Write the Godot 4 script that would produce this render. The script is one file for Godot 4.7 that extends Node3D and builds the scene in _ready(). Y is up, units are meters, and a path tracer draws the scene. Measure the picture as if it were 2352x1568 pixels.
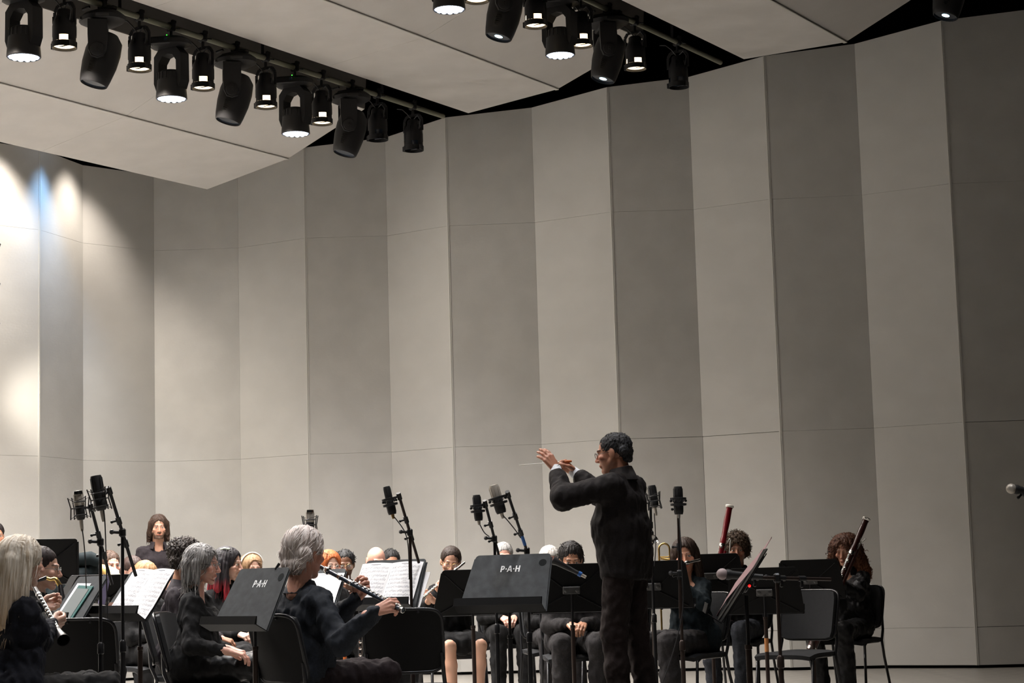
extends Node3D
# A concert band on a stage with an acoustic shell. Units are metres, y is up.
# The camera stands at the origin 1.04 m above the stage floor and looks along -Z.

const EYE := 1.04
const FOCAL := 4430.66
const PITCH := 0.1206376
const ROLL := 0.0283678
const ACROSS := 0.562        # the stage's own axis: its width runs this far to the right of the line of sight

var cam_f: Vector3
var cam_r: Vector3
var cam_u: Vector3
var U := Vector3(sin(ACROSS), 0, -cos(ACROSS))      # along the stage's width, away from us
var DV := Vector3(cos(ACROSS), 0, sin(ACROSS))      # downstage
var mats := {}
var names := {}
var rng := RandomNumberGenerator.new()
var noise := FastNoiseLite.new()


func _ready() -> void:
	rng.seed = 20240
	noise.seed = 7
	noise.frequency = 1.0
	noise.fractal_octaves = 2
	set_camera()
	set_environment()
	make_materials()
	build_room()
	build_shell()
	build_clouds()
	build_rigging()
	build_stage_things()
	build_people()
	build_small_things()


func set_camera() -> void:
	cam_f = Vector3(0, sin(PITCH), -cos(PITCH))
	var u0 := Vector3(0, cos(PITCH), sin(PITCH))
	cam_r = Vector3.RIGHT * cos(ROLL) - u0 * sin(ROLL)
	cam_u = Vector3.RIGHT * sin(ROLL) + u0 * cos(ROLL)
	var c := Camera3D.new()
	c.name = "camera"
	c.fov = rad_to_deg(2.0 * atan(784.0 / FOCAL))
	c.transform = Transform3D(Basis(cam_r, cam_u, -cam_f), Vector3(0, EYE, 0))
	c.near = 0.1
	c.far = 100.0
	add_child(c)
	c.current = true


func set_environment() -> void:
	var e := Environment.new()
	e.background_mode = Environment.BG_COLOR
	e.background_color = Color(0, 0, 0)
	e.tonemap_mode = Environment.TONE_MAPPER_LINEAR
	e.tonemap_exposure = 1.0
	e.sdfgi_enabled = true
	e.ssao_enabled = true
	e.ssil_enabled = true
	var w := WorldEnvironment.new()
	w.name = "environment"
	w.environment = e
	add_child(w)


# a point of the place: the line of sight through a column and row of the photograph, at a distance in front of us
func at(px: float, py: float, depth: float) -> Vector3:
	var d := cam_f + cam_r * ((px - 1176.0) / FOCAL) + cam_u * ((784.0 - py) / FOCAL)
	return Vector3(0, EYE, 0) + d * (depth / -d.z)


# ---------------------------------------------------------------- shapes
class Geo:
	var v := PackedVector3Array()
	var n := PackedVector3Array()
	var t := PackedInt32Array()
	var c := PackedColorArray()
	var uv := PackedVector2Array()
	var tint := Color.WHITE
	var use_c := false
	var use_uv := false

	func vert(p: Vector3, nn: Vector3, w := Vector2.ZERO) -> int:
		v.append(p)
		n.append(nn)
		c.append(tint)
		uv.append(w)
		return v.size() - 1

	func tri(a: int, b: int, d: int) -> void:
		# front faces run clockwise
		var f := (v[b] - v[a]).cross(v[d] - v[a])
		if f.dot(n[a] + n[b] + n[d]) > 0.0:
			t.append(a); t.append(d); t.append(b)
		else:
			t.append(a); t.append(b); t.append(d)

	func quad(a: Vector3, b: Vector3, d: Vector3, e: Vector3, nn: Vector3) -> void:
		var i := vert(a, nn, Vector2(0, 0))
		vert(b, nn, Vector2(1, 0))
		vert(d, nn, Vector2(1, 1))
		vert(e, nn, Vector2(0, 1))
		tri(i, i + 1, i + 2)
		tri(i, i + 2, i + 3)

	func face(pts: Array, nn: Vector3) -> void:
		var i := v.size()
		for p in pts:
			vert(p, nn)
		for k in range(1, pts.size() - 1):
			tri(i, i + k, i + k + 1)

	func box(x: Transform3D, size: Vector3, bevel := 0.0) -> void:
		var h := size * 0.5
		var b := minf(bevel, minf(h.x, minf(h.y, h.z)) * 0.9)
		var ax := [Vector3.RIGHT, Vector3.UP, Vector3.BACK]
		var nb := x.basis.orthonormalized()
		for a in 3:
			var o: int = (a + 1) % 3
			var q: int = (a + 2) % 3
			for s in [-1.0, 1.0]:
				var m: Vector3 = ax[a] * h[a] * s
				var e1: Vector3 = ax[o] * (h[o] - b)
				var e2: Vector3 = ax[q] * (h[q] - b)
				quad(x * (m - e1 - e2), x * (m + e1 - e2), x * (m + e1 + e2), x * (m - e1 + e2), nb * (ax[a] * s))
			if b > 0.0:
				for s in [-1.0, 1.0]:
					for r in [-1.0, 1.0]:
						var l: Vector3 = ax[q] * (h[q] - b)
						var p1: Vector3 = ax[a] * h[a] * s + ax[o] * (h[o] - b) * r
						var p2: Vector3 = ax[a] * (h[a] - b) * s + ax[o] * h[o] * r
						quad(x * (p1 - l), x * (p1 + l), x * (p2 + l), x * (p2 - l), nb * (ax[a] * s + ax[o] * r).normalized())
		if b > 0.0:
			for sx in [-1.0, 1.0]:
				for sy in [-1.0, 1.0]:
					for sz in [-1.0, 1.0]:
						var g := Vector3(sx, sy, sz)
						face([x * (g * Vector3(h.x, h.y - b, h.z - b)), x * (g * Vector3(h.x - b, h.y, h.z - b)), x * (g * Vector3(h.x - b, h.y - b, h.z))], nb * g.normalized())

	func bar(a: Vector3, b: Vector3, w: float, d: float, up := Vector3.UP, bevel := 0.0) -> void:
		var z := (b - a).normalized()
		var s := up.cross(z)
		if s.length() < 0.01:
			s = Vector3.RIGHT.cross(z)
		s = s.normalized()
		box(Transform3D(Basis(s, z.cross(s), z), (a + b) * 0.5), Vector3(w, d, a.distance_to(b)), bevel)

	# a round bar through points; r is one radius or one for each point
	func tube(pts: Array, r, sides := 8, caps := true, flat := 1.0, up := Vector3.UP) -> void:
		var m := pts.size()
		var first := v.size()
		var prev := Vector3.ZERO
		var ends := []
		for i in m:
			var p: Vector3 = pts[i]
			var z: Vector3
			if i == 0:
				z = pts[1] - p
			elif i == m - 1:
				z = p - pts[i - 1]
			else:
				z = (pts[i + 1] - p).normalized() + (p - pts[i - 1]).normalized()
			z = z.normalized()
			var s: Vector3
			if i == 0:
				s = up.cross(z)
				if s.length() < 0.05:
					s = Vector3.RIGHT.cross(z)
			else:
				s = prev - z * prev.dot(z)
			s = s.normalized()
			prev = s
			var w := z.cross(s)
			var rr: float = r if (r is float or r is int) else r[i]
			for k in sides:
				var an := TAU * k / sides
				var d := s * cos(an) + w * sin(an) * flat
				vert(p + d * rr, (s * cos(an) * flat + w * sin(an)).normalized())
			ends.append(z)
		for i in m - 1:
			for k in sides:
				var a := first + i * sides + k
				var b := first + i * sides + (k + 1) % sides
				tri(a, b, b + sides)
				tri(a, b + sides, a + sides)
		if caps:
			for e in [0, m - 1]:
				var ring := []
				for k in sides:
					ring.append(v[first + e * sides + k])
				face(ring, -ends[0] if e == 0 else ends[m - 1])

	# a turned shape about the y axis of x; prof holds (radius, height)
	func lathe(x: Transform3D, prof: Array, sides := 16, from := 0.0, to := TAU) -> void:
		var m := prof.size()
		var whole := absf(to - from - TAU) < 0.001
		var cnt := sides if whole else sides + 1
		var nb := x.basis.orthonormalized()
		var segn := []
		for i in m - 1:
			var d: Vector2 = prof[i + 1] - prof[i]
			segn.append(Vector2(d.y, -d.x).normalized())
		for i in m - 1:
			var n0: Vector2 = segn[i]
			var n1: Vector2 = segn[i]
			if i > 0 and segn[i - 1].dot(segn[i]) > 0.75:
				n0 = (segn[i - 1] + segn[i]).normalized()
			if i < m - 2 and segn[i + 1].dot(segn[i]) > 0.75:
				n1 = (segn[i + 1] + segn[i]).normalized()
			var f := v.size()
			for k in cnt:
				var an := from + (to - from) * k / sides
				var d := Vector3(cos(an), 0, sin(an))
				vert(x * (d * prof[i].x + Vector3.UP * prof[i].y), nb * (d * n0.x + Vector3.UP * n0.y))
				vert(x * (d * prof[i + 1].x + Vector3.UP * prof[i + 1].y), nb * (d * n1.x + Vector3.UP * n1.y))
			for k in sides:
				var a := f + 2 * k
				var b := f + 2 * ((k + 1) % cnt)
				if prof[i].x > 0.00001:
					tri(a, b, b + 1)
				if prof[i + 1].x > 0.00001:
					tri(a, b + 1, a + 1)

	func disc(x: Transform3D, r: float, sides := 16) -> void:
		var ring := []
		for k in sides:
			var an := TAU * k / sides
			ring.append(x * Vector3(cos(an) * r, 0, sin(an) * r))
		face(ring, x.basis.y.normalized())

	func ball(p: Vector3, r: Vector3, sides := 12, b := Basis()) -> void:
		var prof := []
		var h := int(sides / 2.0)
		for i in h + 1:
			var a := -PI / 2 + PI * i / h
			prof.append(Vector2(cos(a), sin(a)))
		var f := v.size()
		lathe(Transform3D(Basis(), Vector3.ZERO), prof, sides)
		for i in range(f, v.size()):
			v[i] = p + b * (v[i] * r)
			n[i] = (b * (n[i] / r)).normalized()

	# a prism: outline in the x-y plane of x, deep along its z
	func prism(x: Transform3D, outline: PackedVector2Array, deep: float) -> void:
		var nb := x.basis.orthonormalized()
		var ids := Geometry2D.triangulate_polygon(outline)
		for s in [0.5, -0.5]:
			var f := v.size()
			for p in outline:
				vert(x * Vector3(p.x, p.y, deep * s), nb * Vector3(0, 0, signf(s)))
			for k in range(0, ids.size(), 3):
				tri(f + ids[k], f + ids[k + 1], f + ids[k + 2])
		var m := outline.size()
		var turn := 0.0
		for i in m:
			turn += outline[i].cross(outline[(i + 1) % m])
		for i in m:
			var a := outline[i]
			var b := outline[(i + 1) % m]
			var d := (b - a).normalized() * signf(turn)
			quad(x * Vector3(a.x, a.y, deep / 2), x * Vector3(b.x, b.y, deep / 2), x * Vector3(b.x, b.y, -deep / 2), x * Vector3(a.x, a.y, -deep / 2), nb * Vector3(d.y, -d.x, 0))

	# rows of points as a smooth sheet with a thickness
	func sheet(rows: Array, thick := 0.0, closed := false) -> void:
		var h := rows.size()
		var w: int = rows[0].size()
		var nm := []
		for j in h:
			var nr := []
			for i in w:
				var a: Vector3 = rows[j][mini(i + 1, w - 1)] - rows[j][maxi(i - 1, 0)]
				if closed:
					a = rows[j][(i + 1) % w] - rows[j][(i + w - 1) % w]
				var b: Vector3 = rows[mini(j + 1, h - 1)][i] - rows[maxi(j - 1, 0)][i]
				nr.append(a.cross(b).normalized())
			nm.append(nr)
		var sides := [1.0, -1.0] if thick > 0.0 else [1.0]
		var cols := w if closed else w - 1
		for s in sides:
			var f := v.size()
			for j in h:
				for i in w:
					vert(rows[j][i] + nm[j][i] * (thick * 0.5 * s), nm[j][i] * s, Vector2(float(i) / (w - 1), float(j) / (h - 1)))
			for j in h - 1:
				for i in cols:
					var a := f + j * w + i
					var b := f + j * w + (i + 1) % w
					tri(a, b, b + w)
					tri(a, b + w, a + w)
		if thick > 0.0 and not closed:
			var edge := []
			for i in w:
				edge.append([0, i])
			for j in range(1, h):
				edge.append([j, w - 1])
			for i in range(w - 2, -1, -1):
				edge.append([h - 1, i])
			for j in range(h - 2, 0, -1):
				edge.append([j, 0])
			var mid: Vector3 = (rows[0][0] + rows[h - 1][w - 1]) * 0.5
			for k in edge.size():
				var p: Array = edge[k]
				var q: Array = edge[(k + 1) % edge.size()]
				var a: Vector3 = rows[p[0]][p[1]]
				var b: Vector3 = rows[q[0]][q[1]]
				var na: Vector3 = nm[p[0]][p[1]] * (thick * 0.5)
				var nb2: Vector3 = nm[q[0]][q[1]] * (thick * 0.5)
				var out := (b - a).cross(na).normalized()
				if out.dot((a + b) * 0.5 - mid) < 0.0:
					out = -out
				quad(a + na, b + nb2, b - nb2, a - na, out)

	func add(g: Geo, x := Transform3D()) -> void:
		var f := v.size()
		var nb := x.basis.orthonormalized()
		for i in g.v.size():
			v.append(x * g.v[i])
			n.append((nb * g.n[i]).normalized())
			c.append(g.c[i])
			uv.append(g.uv[i])
		var mirrored := x.basis.determinant() < 0.0
		for i in range(0, g.t.size(), 3):
			t.append(f + g.t[i])
			t.append(f + g.t[i + (2 if mirrored else 1)])
			t.append(f + g.t[i + (1 if mirrored else 2)])

	func smooth_normals() -> void:
		var acc := PackedVector3Array()
		acc.resize(v.size())
		for i in range(0, t.size(), 3):
			var a := t[i]
			var b := t[i + 1]
			var d := t[i + 2]
			var f := (v[d] - v[a]).cross(v[b] - v[a])
			acc[a] += f
			acc[b] += f
			acc[d] += f
		for i in v.size():
			n[i] = acc[i].normalized()

	func surface(into: ArrayMesh, m: Material) -> void:
		if t.is_empty():
			return
		var arr := []
		arr.resize(Mesh.ARRAY_MAX)
		arr[Mesh.ARRAY_VERTEX] = v
		arr[Mesh.ARRAY_NORMAL] = n
		if use_c:
			arr[Mesh.ARRAY_COLOR] = c
		if use_uv:
			arr[Mesh.ARRAY_TEX_UV] = uv
		arr[Mesh.ARRAY_INDEX] = t
		into.add_surface_from_arrays(Mesh.PRIMITIVE_TRIANGLES, arr)
		into.surface_set_material(into.get_surface_count() - 1, m)

	func mesh(m: Material) -> ArrayMesh:
		var a := ArrayMesh.new()
		surface(a, m)
		return a


# ---------------------------------------------------------------- objects
func numbered(called: String) -> String:
	if not names.has(called):
		names[called] = 0
		return called
	names[called] += 1
	return "%s_%03d" % [called, names[called]]


func thing(called: String, label: String, category: String, x := Transform3D(), group := "") -> Node3D:
	var o := Node3D.new()
	o.name = numbered(called)
	o.transform = x
	add_child(o, true)
	tag(o, label, category, group)
	return o


func tag(o: Node, label: String, category: String, group := "") -> void:
	o.set_meta("label", label)
	o.set_meta("category", category)
	if group:
		o.set_meta("group", group)


func structure(called: String, label := "") -> Node3D:
	var o := Node3D.new()
	o.name = called
	o.set_meta("kind", "structure")
	if label:
		o.set_meta("label", label)
	add_child(o, true)
	return o


func part(g: Geo, called: String, m: Material, parent: Node, label := "") -> MeshInstance3D:
	var o := MeshInstance3D.new()
	o.name = called
	o.mesh = g.mesh(m)
	o.cast_shadow = GeometryInstance3D.SHADOW_CASTING_SETTING_ON
	if label:
		o.set_meta("label", label)
	parent.add_child(o, true)
	return o


func part_mesh(me: Mesh, called: String, parent: Node, x := Transform3D()) -> MeshInstance3D:
	var o := MeshInstance3D.new()
	o.name = called
	o.mesh = me
	o.transform = x
	parent.add_child(o, true)
	return o


func copy_of(o: Node3D, called: String, label: String, x: Transform3D) -> Node3D:
	var d := o.duplicate() as Node3D
	d.name = numbered(called)
	add_child(d, true)
	d.transform = x
	d.set_meta("label", label)
	return d


func turned(p: Vector3, yaw := 0.0) -> Transform3D:
	return Transform3D(Basis(Vector3.UP, yaw), p)


# a frame whose y axis points along d
func along(p: Vector3, d: Vector3, hint := Vector3.BACK) -> Transform3D:
	var y := d.normalized()
	var x := y.cross(hint)
	if x.length() < 0.01:
		x = y.cross(Vector3.RIGHT)
	x = x.normalized()
	return Transform3D(Basis(x, y, x.cross(y)), p)


func V(x: float, y: float) -> Vector2:
	return Vector2(x, y)


# ---------------------------------------------------------------- materials
func lin(r: float, g: float, b: float) -> Color:
	return Color(r, g, b).linear_to_srgb()


func mat(called: String, c: Color, rough := 0.6, metal := 0.0) -> StandardMaterial3D:
	var m := StandardMaterial3D.new()
	m.resource_name = called
	m.albedo_color = c
	m.roughness = rough
	m.metallic = metal
	mats[called] = m
	return m


func noise_texture(freq: float, low: Color, high: Color, size := 256, sd := 1, oct := 4) -> NoiseTexture2D:
	var f := FastNoiseLite.new()
	f.seed = sd
	f.frequency = freq
	f.fractal_octaves = oct
	var t := NoiseTexture2D.new()
	t.noise = f
	t.width = size
	t.height = size
	t.seamless = true
	var g := Gradient.new()
	g.offsets = PackedFloat32Array([0.2, 0.8])
	g.colors = PackedColorArray([low, high])
	t.color_ramp = g
	return t


func bump(freq: float, strength: float, size := 256, sd := 3) -> NoiseTexture2D:
	var f := FastNoiseLite.new()
	f.seed = sd
	f.frequency = freq
	f.fractal_octaves = 3
	var t := NoiseTexture2D.new()
	t.noise = f
	t.width = size
	t.height = size
	t.seamless = true
	t.as_normal_map = true
	t.bump_strength = strength
	return t


func grain(m: StandardMaterial3D, tex: Texture2D, scale: Vector3, world := true) -> StandardMaterial3D:
	m.albedo_texture = tex
	m.uv1_triplanar = true
	m.uv1_world_triplanar = world
	m.uv1_scale = scale
	return m


func relief(m: StandardMaterial3D, tex: Texture2D, scale := 1.0) -> StandardMaterial3D:
	m.normal_enabled = true
	m.normal_texture = tex
	m.normal_scale = scale
	return m


func glow(called: String, c: Color, energy: float) -> StandardMaterial3D:
	var m := mat(called, Color(0.9, 0.9, 0.9), 0.4)
	m.emission_enabled = true
	m.emission = c
	m.emission_energy_multiplier = energy
	return m


func make_materials() -> void:
	var speck := noise_texture(0.012, Color(0.965, 0.965, 0.965), Color(1, 1, 1), 512, 5)
	var weave := bump(0.35, 2.0, 256, 4)
	var fine := bump(0.5, 1.0, 256, 9)
	# painted shell panels
	relief(grain(mat("panel", lin(0.51, 0.5, 0.476), 0.62), speck, Vector3.ONE * 0.35), fine, 0.07)
	relief(grain(mat("cloud_panel", lin(0.53, 0.512, 0.49), 0.7), speck, Vector3.ONE * 0.35), fine, 0.06)
	mat("shaded_fascia", lin(0.16, 0.15, 0.14), 0.8)  # cloud lip darker than its panels: its shade is put into the colour
	mat("trim_metal", lin(0.5, 0.49, 0.46), 0.5)
	mat("black_void", lin(0.006, 0.006, 0.007), 0.95)
	relief(grain(mat("stage_floor", lin(0.4, 0.38, 0.345), 0.34), noise_texture(0.02, Color(0.75, 0.75, 0.75), Color(1, 1, 1), 512, 8), Vector3(0.5, 0.5, 3.0)), fine, 0.15)
	mat("fixture_black", lin(0.012, 0.012, 0.013), 0.45)
	mat("fixture_grey", lin(0.02, 0.02, 0.021), 0.5)
	mat("pipe_paint", lin(0.2, 0.2, 0.15), 0.55, 0.2)
	glow("warm_lens_light", Color(1.0, 0.88, 0.7), 3.5)
	glow("led_light", Color(0.86, 0.92, 1.0), 3.0)
	glow("blue_rim_light", Color(0.1, 0.3, 0.7), 0.5)
	glow("beam_light", Color(0.75, 0.93, 1.0), 6.0)
	glow("green_led_light", Color(0.05, 1.0, 0.1), 3.0)
	glow("red_led_light", Color(1.0, 0.04, 0.05), 1.6)
	mat("lens_off", lin(0.015, 0.022, 0.035), 0.12)
	# stands, chairs, instruments
	relief(grain(mat("stand_black", lin(0.0045, 0.0045, 0.005), 0.55), speck, Vector3.ONE * 3.0, false), bump(0.6, 3.0, 256, 21), 0.08)
	relief(grain(mat("stand_face", lin(0.055, 0.06, 0.064), 0.72), noise_texture(0.015, Color(0.8, 0.8, 0.8), Color(1, 1, 1), 512, 14), Vector3.ONE * 2.0, false), bump(0.6, 3.0, 256, 22), 0.1)
	mat("black_steel", lin(0.02, 0.02, 0.022), 0.35, 0.5)
	mat("brown_steel", lin(0.05, 0.035, 0.03), 0.35, 0.6)
	mat("black_plastic", lin(0.014, 0.014, 0.015), 0.4)
	relief(grain(mat("chair_fabric", lin(0.024, 0.025, 0.027), 0.85), speck, Vector3.ONE * 4.0, false), weave, 0.6)
	mat("chair_shell", lin(0.006, 0.006, 0.0065), 0.6)
	mat("chrome", lin(0.75, 0.76, 0.78), 0.16, 1.0)
	mat("silver", lin(0.82, 0.81, 0.78), 0.2, 1.0)
	mat("brass", lin(0.7, 0.47, 0.16), 0.3, 1.0)
	mat("ebony", lin(0.014, 0.013, 0.014), 0.25)
	mat("slate_wood", lin(0.03, 0.04, 0.055), 0.22)
	mat("maroon_wood", lin(0.12, 0.008, 0.012), 0.2)
	mat("dark_wood", lin(0.035, 0.012, 0.01), 0.22)
	mat("ivory", lin(0.8, 0.78, 0.72), 0.35)
	mat("white_paint", lin(0.75, 0.76, 0.77), 0.7)
	mat("paper", lin(0.82, 0.82, 0.83), 0.85)
	mat("orange_wood", lin(0.5, 0.12, 0.02), 0.4)
	mat("mic_grille", lin(0.6, 0.55, 0.48), 0.4, 0.3)
	mat("mic_gold", lin(0.55, 0.36, 0.14), 0.35, 0.8)
	mat("mic_black", lin(0.02, 0.02, 0.021), 0.5)
	mat("foam_pink", lin(0.42, 0.34, 0.34), 0.7, 0.2)
	mat("cable", lin(0.02, 0.02, 0.022), 0.5)
	mat("cable_purple", lin(0.11, 0.05, 0.3), 0.5)
	mat("cable_blue", lin(0.02, 0.14, 0.5), 0.5)
	mat("teal_cover", lin(0.02, 0.11, 0.1), 0.5)
	mat("cloth_cover", lin(0.006, 0.01, 0.0115), 0.9)
	mat("gold_frame", lin(0.75, 0.5, 0.2), 0.25, 1.0)
	mat("dark_frame", lin(0.02, 0.02, 0.02), 0.3)
	var gl := mat("glass", Color(0.95, 0.97, 1.0, 0.08), 0.05)
	gl.transparency = BaseMaterial3D.TRANSPARENCY_ALPHA
	var pl := mat("clear_plastic", Color(0.9, 0.95, 1.0, 0.25), 0.1)
	pl.transparency = BaseMaterial3D.TRANSPARENCY_ALPHA
	mat("tape_orange", lin(0.5, 0.2, 0.06), 0.6)
	mat("label_grey", lin(0.35, 0.36, 0.37), 0.6)
	mat("white_shirt", lin(0.7, 0.72, 0.76), 0.8)
	mat("pale_clip", lin(0.5, 0.55, 0.42), 0.35)
	mat("pink_paper", lin(0.42, 0.26, 0.26), 0.7)
	mat("sticker_page", lin(0.14, 0.16, 0.16), 0.5)
	mat("lavender_paper", lin(0.3, 0.27, 0.45), 0.8)
	mat("brown_card", lin(0.16, 0.06, 0.03), 0.7)
	mat("cable_navy", lin(0.02, 0.03, 0.07), 0.5)
	mat("label_steel", lin(0.1, 0.1, 0.1), 0.4, 0.7)
	mat("sticker", lin(0.007, 0.009, 0.01), 0.9)
	mat("chair_tube", lin(0.02, 0.02, 0.022), 0.28, 0.3)
	for k in ["sticker", "stand_face", "stand_black", "chair_shell", "fixture_black", "fixture_grey", "chair_fabric", "cloth_cover"]:
		mats[k].metallic_specular = 0.3


# ---------------------------------------------------------------- the place
# the corners of the zigzag shell on plan (x, depth) and the height of its top there
const EDGES := [
	[-11.683, 9.942, 5.77], [-11.414, 10.808, 5.77], [-10.736, 11.448, 5.77], [-10.467, 12.314, 5.77], [-9.789, 12.954, 5.77], [-9.520, 13.820, 5.77], [-8.842, 14.460, 5.77], [-8.573, 15.326, 5.77], [-7.895, 15.966, 5.77], [-7.626, 16.832, 5.77], [-6.948, 17.472, 5.77], [-6.679, 18.338, 5.77], [-6.001, 18.978, 5.77], [-5.732, 19.844, 5.77], [-5.054, 20.484, 5.77], [-4.785, 21.35, 5.77], [-4.107, 21.99, 5.77], [-3.127, 21.96, 5.83], [-2.296, 21.44, 5.92], [-1.374, 21.444, 6.01],
	[-0.669, 20.935, 6.1], [0.288, 20.88, 6.17], [1.104, 20.379, 6.25], [1.986, 20.374, 6.335], [2.749, 19.92, 6.42], [3.697, 19.83, 6.5],
	[4.515, 19.354, 6.59], [5.45, 19.3, 6.67], [6.2, 18.83, 6.75]]
const SEAMS := [0.03, 0.402, 2.441, 4.879]


func edge_xy(i: int) -> Vector3:
	return Vector3(EDGES[i][0], 0, -EDGES[i][1])


func build_room() -> void:
	var floor_ := structure("floor", "grey brown boarded stage floor with a low sheen")
	# stage boards near enough to be told apart would lie below the frame; the floor is one sheet of boards
	var g := Geo.new()
	g.box(Transform3D(Basis(Vector3.UP, -ACROSS), Vector3(0, -0.05, -14)), Vector3(34, 0.1, 34))
	part(g, "boards", mats.stage_floor, floor_)
	# the dark stage house around the shell, closed all round
	var lo := Vector3(-13, 0, -30)
	var hi := Vector3(15, 11, 5)
	for w in [["wall_back", Vector3(1, 5.5, -30), Vector3(30, 11.4, 0.4)], ["wall_house", Vector3(1, 5.5, 5), Vector3(30, 11.4, 0.4)], ["wall_left", Vector3(-13, 5.5, -12.5), Vector3(0.4, 11.4, 36)], ["wall_right", Vector3(15, 5.5, -12.5), Vector3(0.4, 11.4, 36)], ["ceiling", Vector3(1, 11, -12.5), Vector3(30, 0.4, 36)]]:
		var s := structure(w[0], "black unlit stage house")
		g = Geo.new()
		g.box(Transform3D(Basis(), w[1]), w[2])
		part(g, "surface", mats.black_void, s)


func build_shell() -> void:
	var rear := structure("wall_rear", "warm grey acoustic shell wall of tall angled panels at the back of the stage")
	var side := structure("wall_side", "warm grey acoustic shell wall of tall zigzag panels along the side of the stage")
	for i in range(0, EDGES.size() - 1):
		var a := edge_xy(i)
		var b := edge_xy(i + 1)
		var d := (b - a).normalized()
		var nn := Vector3(-d.z, 0, d.x)
		if nn.dot(-a) < 0.0:
			nn = -nn
		var parent := rear if i < 16 else side
		for k in SEAMS.size():
			var y0: float = SEAMS[k]
			var last: bool = k == SEAMS.size() - 1
			var ya: float = EDGES[i][2] if last else SEAMS[k + 1]
			var yb: float = EDGES[i + 1][2] if last else SEAMS[k + 1]
			var gap := 0.0035 if k == 1 and (i in [22, 23] or i >= 26) else 0.0011
			var g := Geo.new()
			panel_slab(g, a + d * gap * 0.5, b - d * gap * 0.5, y0 + gap, ya - gap, yb - gap, nn)
			part(g, "panel", mats.panel, parent)
		# what carries the panels, dark, seen only through the joints and under them
		var f := Geo.new()
		panel_slab(f, a - nn * 0.06, b - nn * 0.06, 0.0, EDGES[i][2] - 0.05, EDGES[i + 1][2] - 0.05, nn, 0.02)
		part(f, "frame", mats.black_void, parent)
	# narrow metal edge strips on the corners that stand out towards the stage
	for i in [2, 4, 6, 8, 10, 12, 14, 18, 20, 22, 24, 26]:
		var p := edge_xy(i)
		var g := Geo.new()
		var to_us := (-p).normalized()
		var along_r := (edge_xy(i + 1) - p).normalized()
		var along_l := (edge_xy(i - 1) - p).normalized()
		for q in [along_r, along_l]:
			var o: Vector3 = q * 0.009 + to_us * 0.002
			g.bar(p + o + Vector3.UP * 0.03, p + o + Vector3.UP * (EDGES[i][2] - 0.01), 0.012 if q == along_r else 0.014, 0.004, q.cross(Vector3.UP))
		part(g, "edge_strip", mats.trim_metal, rear if i < 16 else side)


func panel_slab(g: Geo, a: Vector3, b: Vector3, y0: float, ya: float, yb: float, nn: Vector3, thick := 0.04) -> void:
	var up := Vector3.UP
	var k := -nn * thick
	var p := [a + up * y0, b + up * y0, b + up * yb, a + up * ya]
	g.quad(p[0], p[1], p[2], p[3], nn)
	g.quad(p[0] + k, p[1] + k, p[2] + k, p[3] + k, -nn)
	var d := (b - a).normalized()
	g.quad(p[0], p[1], p[1] + k, p[0] + k, -up)
	g.quad(p[3], p[2], p[2] + k, p[3] + k, up)
	g.quad(p[0], p[3], p[3] + k, p[0] + k, -d)
	g.quad(p[1], p[2], p[2] + k, p[1] + k, d)


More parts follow.
